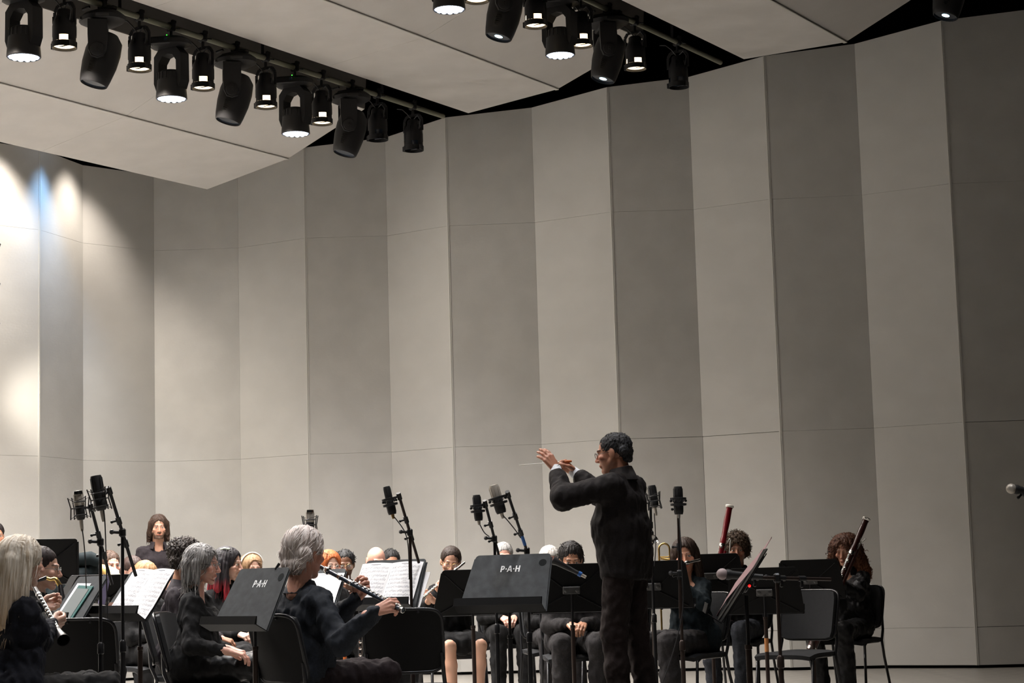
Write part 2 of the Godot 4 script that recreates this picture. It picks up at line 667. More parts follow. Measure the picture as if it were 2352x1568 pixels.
func build_clouds() -> void:
	# each: far end of the upstage edge, then (how far downstage, height) of the fold lines
	var list := [
		[Vector3(-3.292, 0, -20.75), [[0.0, 5.326], [1.13, 5.507], [2.166, 5.891], [2.21, 6.45]], "rearmost pale grey ceiling cloud, lowest of the three, over the rear corner"],
		[Vector3(-0.403, 0, -20.3), [[0.0, 5.985], [1.124, 6.068], [2.157, 6.424], [2.2, 7.0]], "middle pale grey ceiling cloud between the two visible rows of stage lights"],
		[Vector3(2.469, 0, -19.4), [[0.0, 6.252], [1.122, 6.236], [2.15, 6.68], [2.19, 7.2]], "downstage pale grey ceiling cloud at the top right of the photo"],
		[Vector3(5.3, 0, -18.6), [[0.0, 6.6], [1.122, 6.62], [2.15, 7.0], [2.19, 7.5]], "foremost pale grey ceiling cloud, beyond the top right of the photo"]]
	for q in list:
		var e: Vector3 = q[0]
		var prof: Array = q[1]
		var root := thing("ceiling_cloud", q[2], "ceiling panel", Transform3D(), "acoustic ceiling clouds")
		var lens: Array = [0.0, 2.45, 4.9, 7.35, 9.8, 12.2]
		for f in prof.size() - 1:
			var lip := f == 2
			var p0: Vector3 = DV * prof[f][0] + Vector3.UP * prof[f][1]
			var p1: Vector3 = DV * prof[f + 1][0] + Vector3.UP * prof[f + 1][1]
			var across := (p1 - p0).normalized()
			var nn := across.cross(U).normalized()
			if nn.y > 0.0 and not lip:
				nn = -nn
			if lip and nn.dot(DV) < 0.0:
				nn = -nn
			for k in lens.size() - 1:
				var g := Geo.new()
				var s0: Vector3 = e - U * (lens[k] + (0.0 if k == 0 else 0.0015))
				var s1: Vector3 = e - U * (lens[k + 1] - 0.0015)
				var ins := across * 0.004
				var back := -nn * 0.03
				var c := [s0 + p0 + ins, s1 + p0 + ins, s1 + p1 - ins, s0 + p1 - ins]
				g.quad(c[0], c[1], c[2], c[3], nn)
				g.quad(c[0] + back, c[1] + back, c[2] + back, c[3] + back, -nn)
				g.quad(c[0], c[1], c[1] + back, c[0] + back, -across)
				g.quad(c[3], c[2], c[2] + back, c[3] + back, across)
				g.quad(c[0], c[3], c[3] + back, c[0] + back, U)
				g.quad(c[1], c[2], c[2] + back, c[1] + back, -U)
				part(g, "lip_panel" if lip else "panel", mats.shaded_fascia if lip else mats.cloud_panel, root)
		# the fold is covered by a narrow raised strip
		var g2 := Geo.new()
		var m0: Vector3 = e + DV * prof[1][0] + Vector3.UP * (prof[1][1] - 0.004)
		g2.bar(m0, m0 - U * 12.2, 0.045, 0.012, Vector3.UP, 0.004)
		part(g2, "fold_strip", mats.trim_metal, root)
		# steel frame on the top side, hung from the stage house
		for k in [0.8, 4.0, 7.5, 11.0]:
			for s in [0.4, 1.7]:
				var h := Geo.new()
				var a: Vector3 = e - U * k + DV * s + Vector3.UP * (prof[0][1] + 0.02 + (0.16 * s if s < 1.0 else 0.02 + 0.35 * (s - 1.1) + 0.18))
				h.tube([a, Vector3(a.x, 10.8, a.z)], 0.008, 5)
				part(h, "hanger", mats.black_steel, root)


# ---------------------------------------------------------------- stage lights
func build_rigging() -> void:
	var p1 := Vector3(-0.667, 5.935, -20.2)
	var p2 := Vector3(2.299, 6.385, -20.0)
	var p3 := Vector3(5.05, 6.7, -18.7)
	var p4 := Vector3(7.6, 7.0, -17.3)
	var p0 := Vector3(-3.9, 6.65, -21.86)
	for q in [[p0, "steel lighting pipe hidden behind the rearmost ceiling cloud", 11.5], [p1, "long steel pipe carrying the larger row of stage lights, upper left", 11.5], [p2, "steel pipe carrying the shorter row of stage lights, upper middle", 13.0], [p3, "steel pipe above the top right corner of the photo", 13.5], [p4, "downstage steel pipe out of view above the photo", 15.5]]:
		var root := thing("lighting_pipe", q[1], "pipe", Transform3D(), "lighting pipes between the ceiling clouds")
		var g := Geo.new()
		g.tube([q[0], q[0] - U * q[2]], 0.026, 10)
		part(g, "tube", mats.pipe_paint, root)
		for k in 6:
			g = Geo.new()
			var a: Vector3 = q[0] - U * (1.1 + 1.9 * k)
			g.bar(a, Vector3(a.x, 10.8, a.z), 0.03, 0.008, U)
			part(g, "hanger_strap", mats.fixture_black, root)
	# along the pipe from its far end: what hangs there
	# each: place along the pipe, kind and, where it is dimmed, how far
	var row1 := [[-0.564, "par_off"], [-1.192, "par_off"], [-1.639, "profile"], [-2.11, "par", 0.7], [-2.522, "wash", 0.7], [-2.958, "par", 0.8], [-3.395, "profile"], [-3.839, "par", 1.5], [-4.258, "wash", 1.6], [-4.661, "par", 1.7], [-5.11, "profile"], [-5.55, "par", 1.6], [-5.998, "wash", 1.6], [-6.42, "par", 1.8], [-6.97, "profile"], [-7.4, "par", 1.8], [-7.85, "wash", 1.5], [-8.3, "par", 1.5], [-9.2, "par"], [-10.1, "wash"]]
	var row2 := [[-0.997, "par_off"], [-1.899, "par", 0.4], [-2.435, "beam"], [-2.946, "par", 0.5], [-3.349, "wash", 0.5], [-3.76, "par", 0.7], [-4.269, "beam"], [-4.72, "par", 0.8], [-5.15, "wash", 0.8], [-5.62, "par"], [-6.092, "beam"], [-6.6, "par"], [-7.05, "wash"], [-7.5, "par"], [-8.4, "par"], [-9.0, "wash"], [-9.7, "par"], [-10.6, "wash"], [-11.5, "par"]]
	var row3 := [[-1.75, "beam"], [-4.0, "par_off"], [-6.4, "par", 0.6], [-7.8, "wash", 0.8], [-9.0, "par"], [-9.9, "wash"], [-10.8, "par"], [-11.7, "wash"], [-12.6, "par"]]
	var row4 := [[-8.6, "par", 0.5], [-10.2, "wash"], [-11.6, "par"], [-12.8, "wash"], [-14.0, "par"]]
	var row0 := [[-1.12, "par", 1.0], [-1.7, "wash", 0.36], [-2.45, "par", 1.9], [-3.2, "par", 1.9]]
	# further along the hidden pipe, out of view: they wash the rest of the rear wall
	for k in 8:
		row0.append([-4.1 - 0.9 * k, "wash" if k % 3 == 2 else "par", 2.4 if k % 3 != 2 else 0.8])
	make_fixtures()
	var count := {}
	var order := ["farthest", "second", "third", "fourth", "fifth", "sixth", "seventh", "eighth", "ninth", "tenth", "eleventh", "twelfth", "thirteenth", "fourteenth"]
	var rows := [[p0, row0, "hidden rear row", 0], [p1, row1, "upper left row", 1], [p2, row2, "upper middle row", 2], [p3, row3, "top right row", 3], [p4, row4, "row out of view", 4]]
	var words := {"par": "lit black round downlight", "par_off": "unlit black round downlight", "wash": "black moving head with white LED face", "profile": "long black moving head with dark lens", "beam": "long black moving head with bright beam"}
	var called := {"par": "downlight", "par_off": "downlight", "wash": "led_wash_light", "profile": "moving_head_light", "beam": "moving_head_light"}
	for r in rows:
		count.clear()
		for f in r[1]:
			var kind: String = f[1]
			count[kind] = count.get(kind, 0) + 1
			var label := "%s, %s from the wall, %s" % [words[kind], order[count[kind] - 1], r[2]]
			var x := Transform3D(Basis(Vector3.UP, -ACROSS), r[0] + U * f[0])
			var o := copy_of(fixtures[kind], called[kind], label, x)
			o.visible = true
			var aimed: bool = f.size() > 3
			if aimed:
				o.transform.basis = Basis(DV, 0.82) * Basis(U, 0.3) * o.transform.basis
			var dim: float = f[2] if f.size() > 2 else 1.0
			if kind == "par":
				shine(o, Vector3(0, -0.485, 0), Color(1.0, 0.95, 0.895), dim * (row_energy[r[3]] if not aimed else 11.0), 0.09, 52.0 if aimed else (row_angle[r[3]] if f[0] < -2.8 or r[3] == 0 else 42.0), Vector3.DOWN, 0.75 if r[3] == 0 and not aimed else 1.0)
			elif kind == "wash":
				shine(o, Vector3(0, -0.665, 0), Color(0.88, 0.93, 1.0) if r[3] > 0 else Color(0.6, 0.8, 1.0), dim * (row_energy[r[3]] if r[3] > 0 else splash_cool), 0.12, (row_angle[r[3]] - 4.0 if r[3] > 0 else 33.0), Vector3.DOWN, 0.75 if r[3] == 0 else 1.0)
	# a tall side boom in the rear corner left of the frame, its lamps turned along the side wall
	var foot := Vector3(-5.62, 0, -18.95)
	var boom := thing("light_boom", "tall black side lighting boom left of the photo's edge", "light stand", Transform3D(Basis(), foot))
	var bg := Geo.new()
	bg.lathe(Transform3D(), [V(0, 0), V(0.32, 0.0), V(0.32, 0.03), V(0.04, 0.05), V(0.026, 0.12), V(0.026, 4.7), V(0, 4.7)], 16)
	part(bg, "pole", mats.black_steel, boom)
	for k in 4:
		var from := foot + Vector3(0.0, 4.45 - 0.42 * k, 0)
		var corner: bool = k == 3
		var aim := (Vector3(-3.6, 2.8, -22.0) - from).normalized() if corner else (Vector3(3.4 + 0.6 * k, 3.3 - 0.1 * k, -19.3) - from).normalized()
		var y := -aim
		var xx := y.cross(Vector3.UP).normalized()
		var lampx := Transform3D(Basis(xx, y, xx.cross(y)), from + aim * 0.03)
		var lo := copy_of(fixtures["par"], "downlight", "lit round lamp %s on the side boom left of the photo" % ["topmost", "second from top", "third from top", "lowest"][k], lampx)
		shine(lo, Vector3(0, -0.485, 0), Color(1.0, 0.965, 0.91), boom_energy * (1.15 if corner else 0.98), 0.15, 40.0 if corner else 38.0, Vector3.DOWN)
	for k in fixtures:
		fixtures[k].queue_free()
		remove_child(fixtures[k])


var fixtures := {}
var boom_energy := 4.0
var row_energy := [8.5, 14.8, 8.5, 7.0, 6.5]
var row_angle := [38.0, 66.0, 52.0, 42.0, 42.0]
var splash_cool := 20.0


func shine(o: Node3D, p: Vector3, c: Color, energy: float, size: float, angle: float, dir: Vector3, soft := 1.0) -> void:
	var l := SpotLight3D.new()
	l.name = "lamp"
	l.light_color = c
	l.light_energy = energy
	l.light_size = size
	l.spot_range = 40.0
	l.spot_attenuation = 2.0
	l.spot_angle = angle
	l.spot_angle_attenuation = soft
	l.shadow_enabled = true
	l.transform = Transform3D(Basis.looking_at(dir, Vector3.RIGHT), p)
	o.add_child(l, true)


func clamp_part(root: Node3D, drop: float) -> void:
	var g := Geo.new()
	g.box(Transform3D(Basis(), Vector3(0, 0.004, 0)), Vector3(0.09, 0.085, 0.045), 0.012)
	g.box(Transform3D(Basis(), Vector3(0.03, 0.045, 0)), Vector3(0.03, 0.03, 0.05), 0.006)
	g.tube([Vector3(0.06, -0.02, 0), Vector3(0.1, -0.03, 0)], 0.007, 6)
	g.tube([Vector3(0, -0.03, 0), Vector3(0, -drop, 0)], 0.014, 8)
	part(g, "clamp", mats.fixture_black, root)


func make_fixtures() -> void:
	for kind in ["par", "par_off", "wash", "profile", "beam"]:
		var root := Node3D.new()
		root.name = "draft_" + kind
		add_child(root)
		fixtures[kind] = root
		tag(root, kind, "stage light", "stage lights on the pipes")
		if kind.begins_with("par"):
			clamp_part(root, 0.1)
			var lit: bool = kind == "par"
			var g := Geo.new()
			# yoke: a strap down both sides of the barrel
			var yk := []
			for q in [[-0.112, -0.27], [-0.112, -0.15], [-0.08, -0.105], [0.0, -0.095], [0.08, -0.105], [0.112, -0.15], [0.112, -0.27]]:
				yk.append(Vector3(q[0], q[1], 0))
			for k in yk.size() - 1:
				g.bar(yk[k], yk[k + 1], 0.03, 0.006, Vector3.BACK)
			part(g, "yoke", mats.fixture_black, root)
			g = Geo.new()
			g.lathe(Transform3D(), [V(0, -0.145), V(0.05, -0.148), V(0.062, -0.16), V(0.066, -0.2), V(0.094, -0.255), V(0.1, -0.3), V(0.1, -0.38)], 20)
			# the front ring of the barrel stands on ribs: light shows between them
			for k in 4:
				var an := TAU * (k + 0.5) / 4 + 0.84
				g.lathe(Transform3D(), [V(0.1, -0.38), V(0.1, -0.425)], 5, an - 0.42, an + 0.42)
			g.lathe(Transform3D(), [V(0.1, -0.425), V(0.105, -0.427), V(0.105, -0.474), V(0.098, -0.474), V(0.098, -0.43)], 20)
			for k in 6:
				var an := TAU * k / 6 + 0.3
				g.box(Transform3D(Basis(Vector3.UP, -an), Vector3(cos(an), 0, sin(an)) * 0.088 + Vector3.UP * -0.24), Vector3(0.02, 0.06, 0.006))
			part(g, "barrel", mats.fixture_black, root)
			g = Geo.new()
			if lit:
				g.lathe(Transform3D(), [V(0.0, -0.37), V(0.09, -0.375), V(0.092, -0.45), V(0.08, -0.456), V(0, -0.46)], 20)
			else:
				g.lathe(Transform3D(), [V(0.09, -0.375), V(0.092, -0.44), V(0.08, -0.435), V(0, -0.41)], 20)
			part(g, "lens", mats.warm_lens_light if lit else mats.lens_off, root)
			g = Geo.new()
			g.box(Transform3D(Basis(Vector3.RIGHT, 0.25), Vector3(0.07, -0.482, 0.075)), Vector3(0.075, 0.004, 0.05))
			part(g, "filter_tab", mats.black_steel, root)
			for sd in [-1.0, 1.0]:
				g = Geo.new()
				g.box(Transform3D(Basis(), Vector3(0.105 * sd, -0.45, 0.03)), Vector3(0.012, 0.05, 0.03))
				part(g, "filter_holder", mats.black_steel, root)
			g = Geo.new()
			g.tube([Vector3(0.03, -0.15, 0.03), Vector3(0.09, -0.12, 0.05), Vector3(0.12, -0.17, 0.04), Vector3(0.1, -0.26, 0.04)], 0.006, 5)
			g.tube([Vector3(0, -0.15, 0.02), Vector3(-0.05, -0.08, 0.03), Vector3(-0.12, -0.02, 0.02), Vector3(-0.2, 0.0, 0.0)], 0.006, 5)
			part(g, "power_cable", mats.cable, root)
		elif kind == "wash":
			clamp_part(root, 0.1)
			var g := Geo.new()
			g.lathe(Transform3D(Basis().scaled(Vector3(1.15, 1, 0.85)), Vector3.ZERO), [V(0, -0.1), V(0.11, -0.1), V(0.17, -0.135), V(0.175, -0.175), V(0.12, -0.2), V(0, -0.2)], 12)
			g.box(Transform3D(Basis(Vector3.UP, 0.4), Vector3(0, -0.15, 0.13)), Vector3(0.2, 0.07, 0.06), 0.01)
			part(g, "base", mats.fixture_black, root)
			g = Geo.new()
			g.box(Transform3D(Basis(), Vector3(0.08, -0.15, 0.162)), Vector3(0.028, 0.028, 0.006))
			part(g, "display", mats.lens_off, root)
			g = Geo.new()
			g.ball(Vector3(0.085, -0.118, 0.15), Vector3.ONE * 0.005, 6)
			part(g, "status_light", mats.green_led_light, root)
			g = Geo.new()
			for s in [-1.0, 1.0]:
				var o := PackedVector2Array()
				for q in [[0.0, -0.2], [0.1, -0.2], [0.155, -0.26], [0.158, -0.5], [0.13, -0.57], [0.105, -0.5], [0.1, -0.32], [0.06, -0.265], [0.0, -0.25]]:
					o.append(Vector2(q[0] * s, q[1]))
				g.prism(Transform3D(), o, 0.11)
			part(g, "yoke", mats.fixture_black, root)
			g = Geo.new()
			g.lathe(Transform3D(), [V(0, -0.4), V(0.09, -0.402), V(0.118, -0.425), V(0.125, -0.5), V(0.134, -0.6), V(0.137, -0.645), V(0.13, -0.652), V(0.126, -0.64)], 24)
			for k in 20:
				var an := TAU * k / 20
				g.box(Transform3D(Basis(Vector3.UP, -an), Vector3(cos(an), 0, sin(an)) * 0.123 + Vector3.UP * -0.455), Vector3(0.012, 0.06, 0.012))
			part(g, "head", mats.fixture_grey, root)
			g = Geo.new()
			g.disc(Transform3D(Basis(Vector3.RIGHT, PI), Vector3(0, -0.643, 0)), 0.128, 24)
			part(g, "rim_light", mats.blue_rim_light, root)
			for ring in [[0, 0.0, 1], [1, 0.052, 6], [2, 0.099, 12]]:
				for k in ring[2]:
					var an: float = TAU * k / ring[2]
					g = Geo.new()
					g.lathe(Transform3D(Basis(), Vector3(cos(an), 0, sin(an)) * ring[1] + Vector3.UP * -0.643), [V(0.0225, 0.0), V(0.021, -0.008), V(0.012, -0.013), V(0, -0.014)], 10)
					part(g, "led_lens", mats.led_light, root)
		else:
			clamp_part(root, 0.09)
			var g := Geo.new()
			g.box(Transform3D(Basis(), Vector3(0, -0.05, 0)), Vector3(0.3, 0.035, 0.06), 0.01)
			g.tube([Vector3(-0.12, 0.0, 0.03), Vector3(-0.2, -0.01, 0.03)], 0.012, 6)
			part(g, "clamp_bracket", mats.fixture_black, root)
			g = Geo.new()
			g.lathe(Transform3D(Basis().scaled(Vector3(1.0, 1, 0.8)), Vector3.ZERO), [V(0, -0.075), V(0.17, -0.08), V(0.215, -0.115), V(0.21, -0.15), V(0.14, -0.182), V(0, -0.19)], 20)
			part(g, "base", mats.fixture_grey, root)
			for k in 2:
				g = Geo.new()
				var an := 0.9 + 1.4 * k
				g.box(Transform3D(Basis(Vector3.UP, -an), Vector3(cos(an) * 0.2, -0.135, sin(an) * 0.165)), Vector3(0.02, 0.022, 0.11))
				part(g, "handle", mats.black_plastic, root)
			# the yoke is panned towards the house, the barrel tilted a little
			var pan := Transform3D(Basis(Vector3.UP, 0.73), Vector3.ZERO)
			var tilt := Basis(Vector3.BACK, -0.27) * Basis(Vector3.RIGHT, -0.1)
			for sd in [-1.0, 1.0]:
				g = Geo.new()
				var o := PackedVector2Array()
				for q in [[-0.08, -0.17], [0.08, -0.17], [0.085, -0.3], [0.075, -0.43], [0.05, -0.485], [0.0, -0.5], [-0.05, -0.485], [-0.075, -0.43], [-0.08, -0.3]]:
					o.append(Vector2(q[0] - 0.035, q[1]))
				g.prism(pan * Transform3D(Basis(), Vector3(0, 0, 0.148 * sd)), o, 0.04)
				g.lathe(pan * Transform3D(Basis(Vector3.RIGHT, PI / 2 * sd), Vector3(-0.035, -0.43, 0.167 * sd)), [V(0.06, 0), V(0.057, 0.012), V(0.042, 0.018), V(0, 0.018)], 16)
				part(g, "yoke_arm", mats.fixture_grey, root)
			g = Geo.new()
			g.box(pan * Transform3D(Basis(), Vector3(-0.03, -0.19, 0)), Vector3(0.15, 0.04, 0.32), 0.012)
			part(g, "yoke", mats.fixture_grey, root)
			var tm := TextMesh.new()
			var font := SystemFont.new()
			font.font_names = PackedStringArray(["Droid Sans"])
			tm.font = font
			tm.text = "R"
			tm.font_size = 32
			tm.pixel_size = 0.0016
			tm.depth = 0.002
			tm.material = mats.label_dark if mats.has("label_dark") else mat("label_dark", lin(0.003, 0.003, 0.003), 0.3)
			part_mesh(tm, "emblem", root, pan * Transform3D(Basis(), Vector3(-0.035, -0.43, 0.187)))
			var head := pan * Transform3D(tilt, Vector3(0.0, -0.43, 0.0))
			g = Geo.new()
			var sq := head * Transform3D(Basis().scaled(Vector3(1.0, 1, 0.8)), Vector3.ZERO)
			g.lathe(sq, [V(0, 0.19), V(0.085, 0.185), V(0.135, 0.125), V(0.15, 0.02), V(0.147, -0.1), V(0.13, -0.22), V(0.118, -0.275), V(0.11, -0.282), V(0.106, -0.262)], 22)
			part(g, "head", mats.fixture_grey, root)
			for k in 6:
				g = Geo.new()
				g.box(head * Transform3D(Basis(Vector3.RIGHT, 0.08), Vector3(-0.045, -0.12 - 0.017 * k, 0.107 - 0.0035 * k)), Vector3(0.05, 0.006, 0.02))
				part(g, "vent_slat", mats.fixture_black, root)
			g = Geo.new()
			g.disc(sq * Transform3D(Basis(Vector3.RIGHT, PI), Vector3(0, -0.268, 0)), 0.108, 20)
			part(g, "lens", mats.lens_off, root)
			if kind == "beam":
				g = Geo.new()
				g.disc(sq * Transform3D(Basis(Vector3.RIGHT, PI), Vector3(0, -0.2695, 0)), 0.036, 14)
				part(g, "beam_light", mats.beam_light, root)


# ---------------------------------------------------------------- bodies: tapered limbs joined smoothly and meshed as surface nets
# a limb: [0, from, to, radius, radius]; a rounded lump: [1, middle, radii, basis]; with a further true they are taken away
func limb(a: Vector3, b: Vector3, ra: float, rb: float) -> Array:
	return [0, a, b, ra, rb, false]


func lump(p: Vector3, r: Vector3, b := Basis()) -> Array:
	return [1, p, r, b, 0.0, false]


func cut(q: Array) -> Array:
	q[5] = true
	return q


func nets(prims: Array, cell: float, k: float) -> Geo:
	var lo := Vector3.ONE * 1e6
	var hi := -lo
	var boxes := []
	for q in prims:
		var p_lo: Vector3
		var p_hi: Vector3
		if q[0] == 0:
			var ra: Vector3 = Vector3.ONE * q[3]
			var rb: Vector3 = Vector3.ONE * q[4]
			p_lo = (q[1] - ra).min(q[2] - rb)
			p_hi = (q[1] + ra).max(q[2] + rb)
		else:
			var r: Vector3 = q[2]
			var m: float = maxf(r.x, maxf(r.y, r.z))
			var bb: Basis = q[3]
			var e := Vector3(absf(bb.x.x) * r.x + absf(bb.y.x) * r.y + absf(bb.z.x) * r.z, absf(bb.x.y) * r.x + absf(bb.y.y) * r.y + absf(bb.z.y) * r.z, absf(bb.x.z) * r.x + absf(bb.y.z) * r.y + absf(bb.z.z) * r.z)
			e = e.min(Vector3.ONE * m)
			p_lo = q[1] - e
			p_hi = q[1] + e
		boxes.append([p_lo, p_hi])
		if not q[5]:
			lo = lo.min(p_lo)
			hi = hi.max(p_hi)
	var pad := cell * 2.0 + k * 0.3
	lo -= Vector3.ONE * pad
	hi += Vector3.ONE * pad
	var nx := int(ceil((hi.x - lo.x) / cell)) + 1
	var ny := int(ceil((hi.y - lo.y) / cell)) + 1
	var nz := int(ceil((hi.z - lo.z) / cell)) + 1
	var val := PackedFloat32Array()
	val.resize(nx * ny * nz)
	val.fill(0.5)
	var row := nx
	var slab := nx * ny
	var ik := 1.0 / maxf(k, 0.0001)
	var reach := k + cell * 2.0
	for n_ in prims.size():
		var q: Array = prims[n_]
		var b_lo: Vector3 = boxes[n_][0] - Vector3.ONE * reach
		var b_hi: Vector3 = boxes[n_][1] + Vector3.ONE * reach
		var x0 := maxi(0, int((b_lo.x - lo.x) / cell))
		var y0 := maxi(0, int((b_lo.y - lo.y) / cell))
		var z0 := maxi(0, int((b_lo.z - lo.z) / cell))
		var x1 := mini(nx - 1, int((b_hi.x - lo.x) / cell) + 1)
		var y1 := mini(ny - 1, int((b_hi.y - lo.y) / cell) + 1)
		var z1 := mini(nz - 1, int((b_hi.z - lo.z) / cell) + 1)
		var kind: int = q[0]
		var away: bool = q[5]
		var a: Vector3 = q[1]
		var ab := Vector3.ZERO
		var inv := 0.0
		var ra := 0.0
		var dr := 0.0
		var rad := Vector3.ONE
		var ib := Basis()
		if kind == 0:
			ab = q[2] - a
			inv = 1.0 / maxf(ab.length_squared(), 1e-9)
			ra = q[3]
			dr = q[4] - q[3]
		else:
			rad = q[2]
			ib = (q[3] as Basis).transposed()
		for iz in range(z0, z1 + 1):
			var pz := lo.z + iz * cell
			for iy in range(y0, y1 + 1):
				var py := lo.y + iy * cell
				var at_ := iz * slab + iy * row + x0
				for ix in range(x0, x1 + 1):
					var pa := Vector3(lo.x + ix * cell, py, pz) - a
					var d: float
					if kind == 0:
						var h := clampf(pa.dot(ab) * inv, 0.0, 1.0)
						d = (pa - ab * h).length() - ra - dr * h
					else:
						var w := (ib * pa) / rad
						var k0 := w.length()
						d = k0 * (k0 - 1.0) / maxf((w / rad).length(), 0.0001)
					var o := val[at_]
					if away:
						d = -d
						var h2 := k - absf(o - d)
						o = maxf(o, d)
						if h2 > 0.0:
							o += h2 * h2 * 0.25 * ik
						val[at_] = o
					else:
						var h2 := k - absf(o - d)
						if d < o:
							o = d
						if h2 > 0.0:
							o -= h2 * h2 * 0.25 * ik
						val[at_] = o
					at_ += 1
	var g := Geo.new()
	var ids := PackedInt32Array()
	ids.resize(val.size())
	ids.fill(-1)
	var near := cell * 2.2
	var found := PackedInt32Array()
	for iz in nz - 1:
		for iy in ny - 1:
			var i := iz * slab + iy * row
			for ix in nx - 1:
				var v0 := val[i]
				if v0 < near and v0 > -near:
					var v1 := val[i + 1]
					var v2 := val[i + row]
					var v3 := val[i + row + 1]
					var v4 := val[i + slab]
					var v5 := val[i + slab + 1]
					var v6 := val[i + slab + row]
					var v7 := val[i + slab + row + 1]
					var neg := int(v0 < 0.0) + int(v1 < 0.0) + int(v2 < 0.0) + int(v3 < 0.0) + int(v4 < 0.0) + int(v5 < 0.0) + int(v6 < 0.0) + int(v7 < 0.0)
					if neg != 0 and neg != 8:
						var s := Vector3.ZERO
						var m := 0
						if (v0 < 0.0) != (v1 < 0.0): s += Vector3(v0 / (v0 - v1), 0, 0); m += 1
						if (v2 < 0.0) != (v3 < 0.0): s += Vector3(v2 / (v2 - v3), 1, 0); m += 1
						if (v4 < 0.0) != (v5 < 0.0): s += Vector3(v4 / (v4 - v5), 0, 1); m += 1
						if (v6 < 0.0) != (v7 < 0.0): s += Vector3(v6 / (v6 - v7), 1, 1); m += 1
						if (v0 < 0.0) != (v2 < 0.0): s += Vector3(0, v0 / (v0 - v2), 0); m += 1
						if (v1 < 0.0) != (v3 < 0.0): s += Vector3(1, v1 / (v1 - v3), 0); m += 1
						if (v4 < 0.0) != (v6 < 0.0): s += Vector3(0, v4 / (v4 - v6), 1); m += 1
						if (v5 < 0.0) != (v7 < 0.0): s += Vector3(1, v5 / (v5 - v7), 1); m += 1
						if (v0 < 0.0) != (v4 < 0.0): s += Vector3(0, 0, v0 / (v0 - v4)); m += 1
						if (v1 < 0.0) != (v5 < 0.0): s += Vector3(1, 0, v1 / (v1 - v5)); m += 1
						if (v2 < 0.0) != (v6 < 0.0): s += Vector3(0, 1, v2 / (v2 - v6)); m += 1
						if (v3 < 0.0) != (v7 < 0.0): s += Vector3(1, 1, v3 / (v3 - v7)); m += 1
						ids[i] = g.v.size()
						found.append(i)
						g.v.append(lo + (Vector3(ix, iy, iz) + s / m) * cell)
				i += 1
	var cnt := g.v.size()
	g.n.resize(cnt)
	g.c.resize(cnt)
	g.c.fill(Color.WHITE)
	g.uv.resize(cnt)
	for i in found:
		var v0 := val[i] < 0.0
		# the edges along x, y and z that start at this corner
		if v0 != (val[i + 1] < 0.0) and i >= slab + row:
			ring(g, ids[i], ids[i - row], ids[i - row - slab], ids[i - slab], v0)
		if v0 != (val[i + row] < 0.0) and i >= slab + 1:
			ring(g, ids[i], ids[i - slab], ids[i - slab - 1], ids[i - 1], v0)
		if v0 != (val[i + slab] < 0.0) and i >= row + 1:
			ring(g, ids[i], ids[i - 1], ids[i - 1 - row], ids[i - row], v0)
	g.smooth_normals()
	return g


func ring(g: Geo, a: int, b: int, c: int, d: int, inside: bool) -> void:
	if a < 0 or b < 0 or c < 0 or d < 0:
		return
	if inside:
		g.t.append_array(PackedInt32Array([a, c, b, a, d, c]))
	else:
		g.t.append_array(PackedInt32Array([a, b, c, a, c, d]))


func paint(g: Geo, c: Color) -> void:
	g.c.fill(c)
	g.use_c = true


# folds of cloth: the surface moved along its normals by stretched noise
func crease(g: Geo, amount: float, freq: Vector3, seed_at: float) -> void:
	for i in g.v.size():
		var p := g.v[i] * freq + Vector3(seed_at, seed_at * 1.7, 0)
		var w := absf(noise.get_noise_3dv(p))
		g.v[i] += g.n[i] * (amount * (0.35 - w) * 2.0 + amount * 0.5 * noise.get_noise_3dv(p * 2.3))
	g.smooth_normals()


# ---------------------------------------------------------------- heads and hands, made once for each kind
var head_of := {}
var hand_of := {}


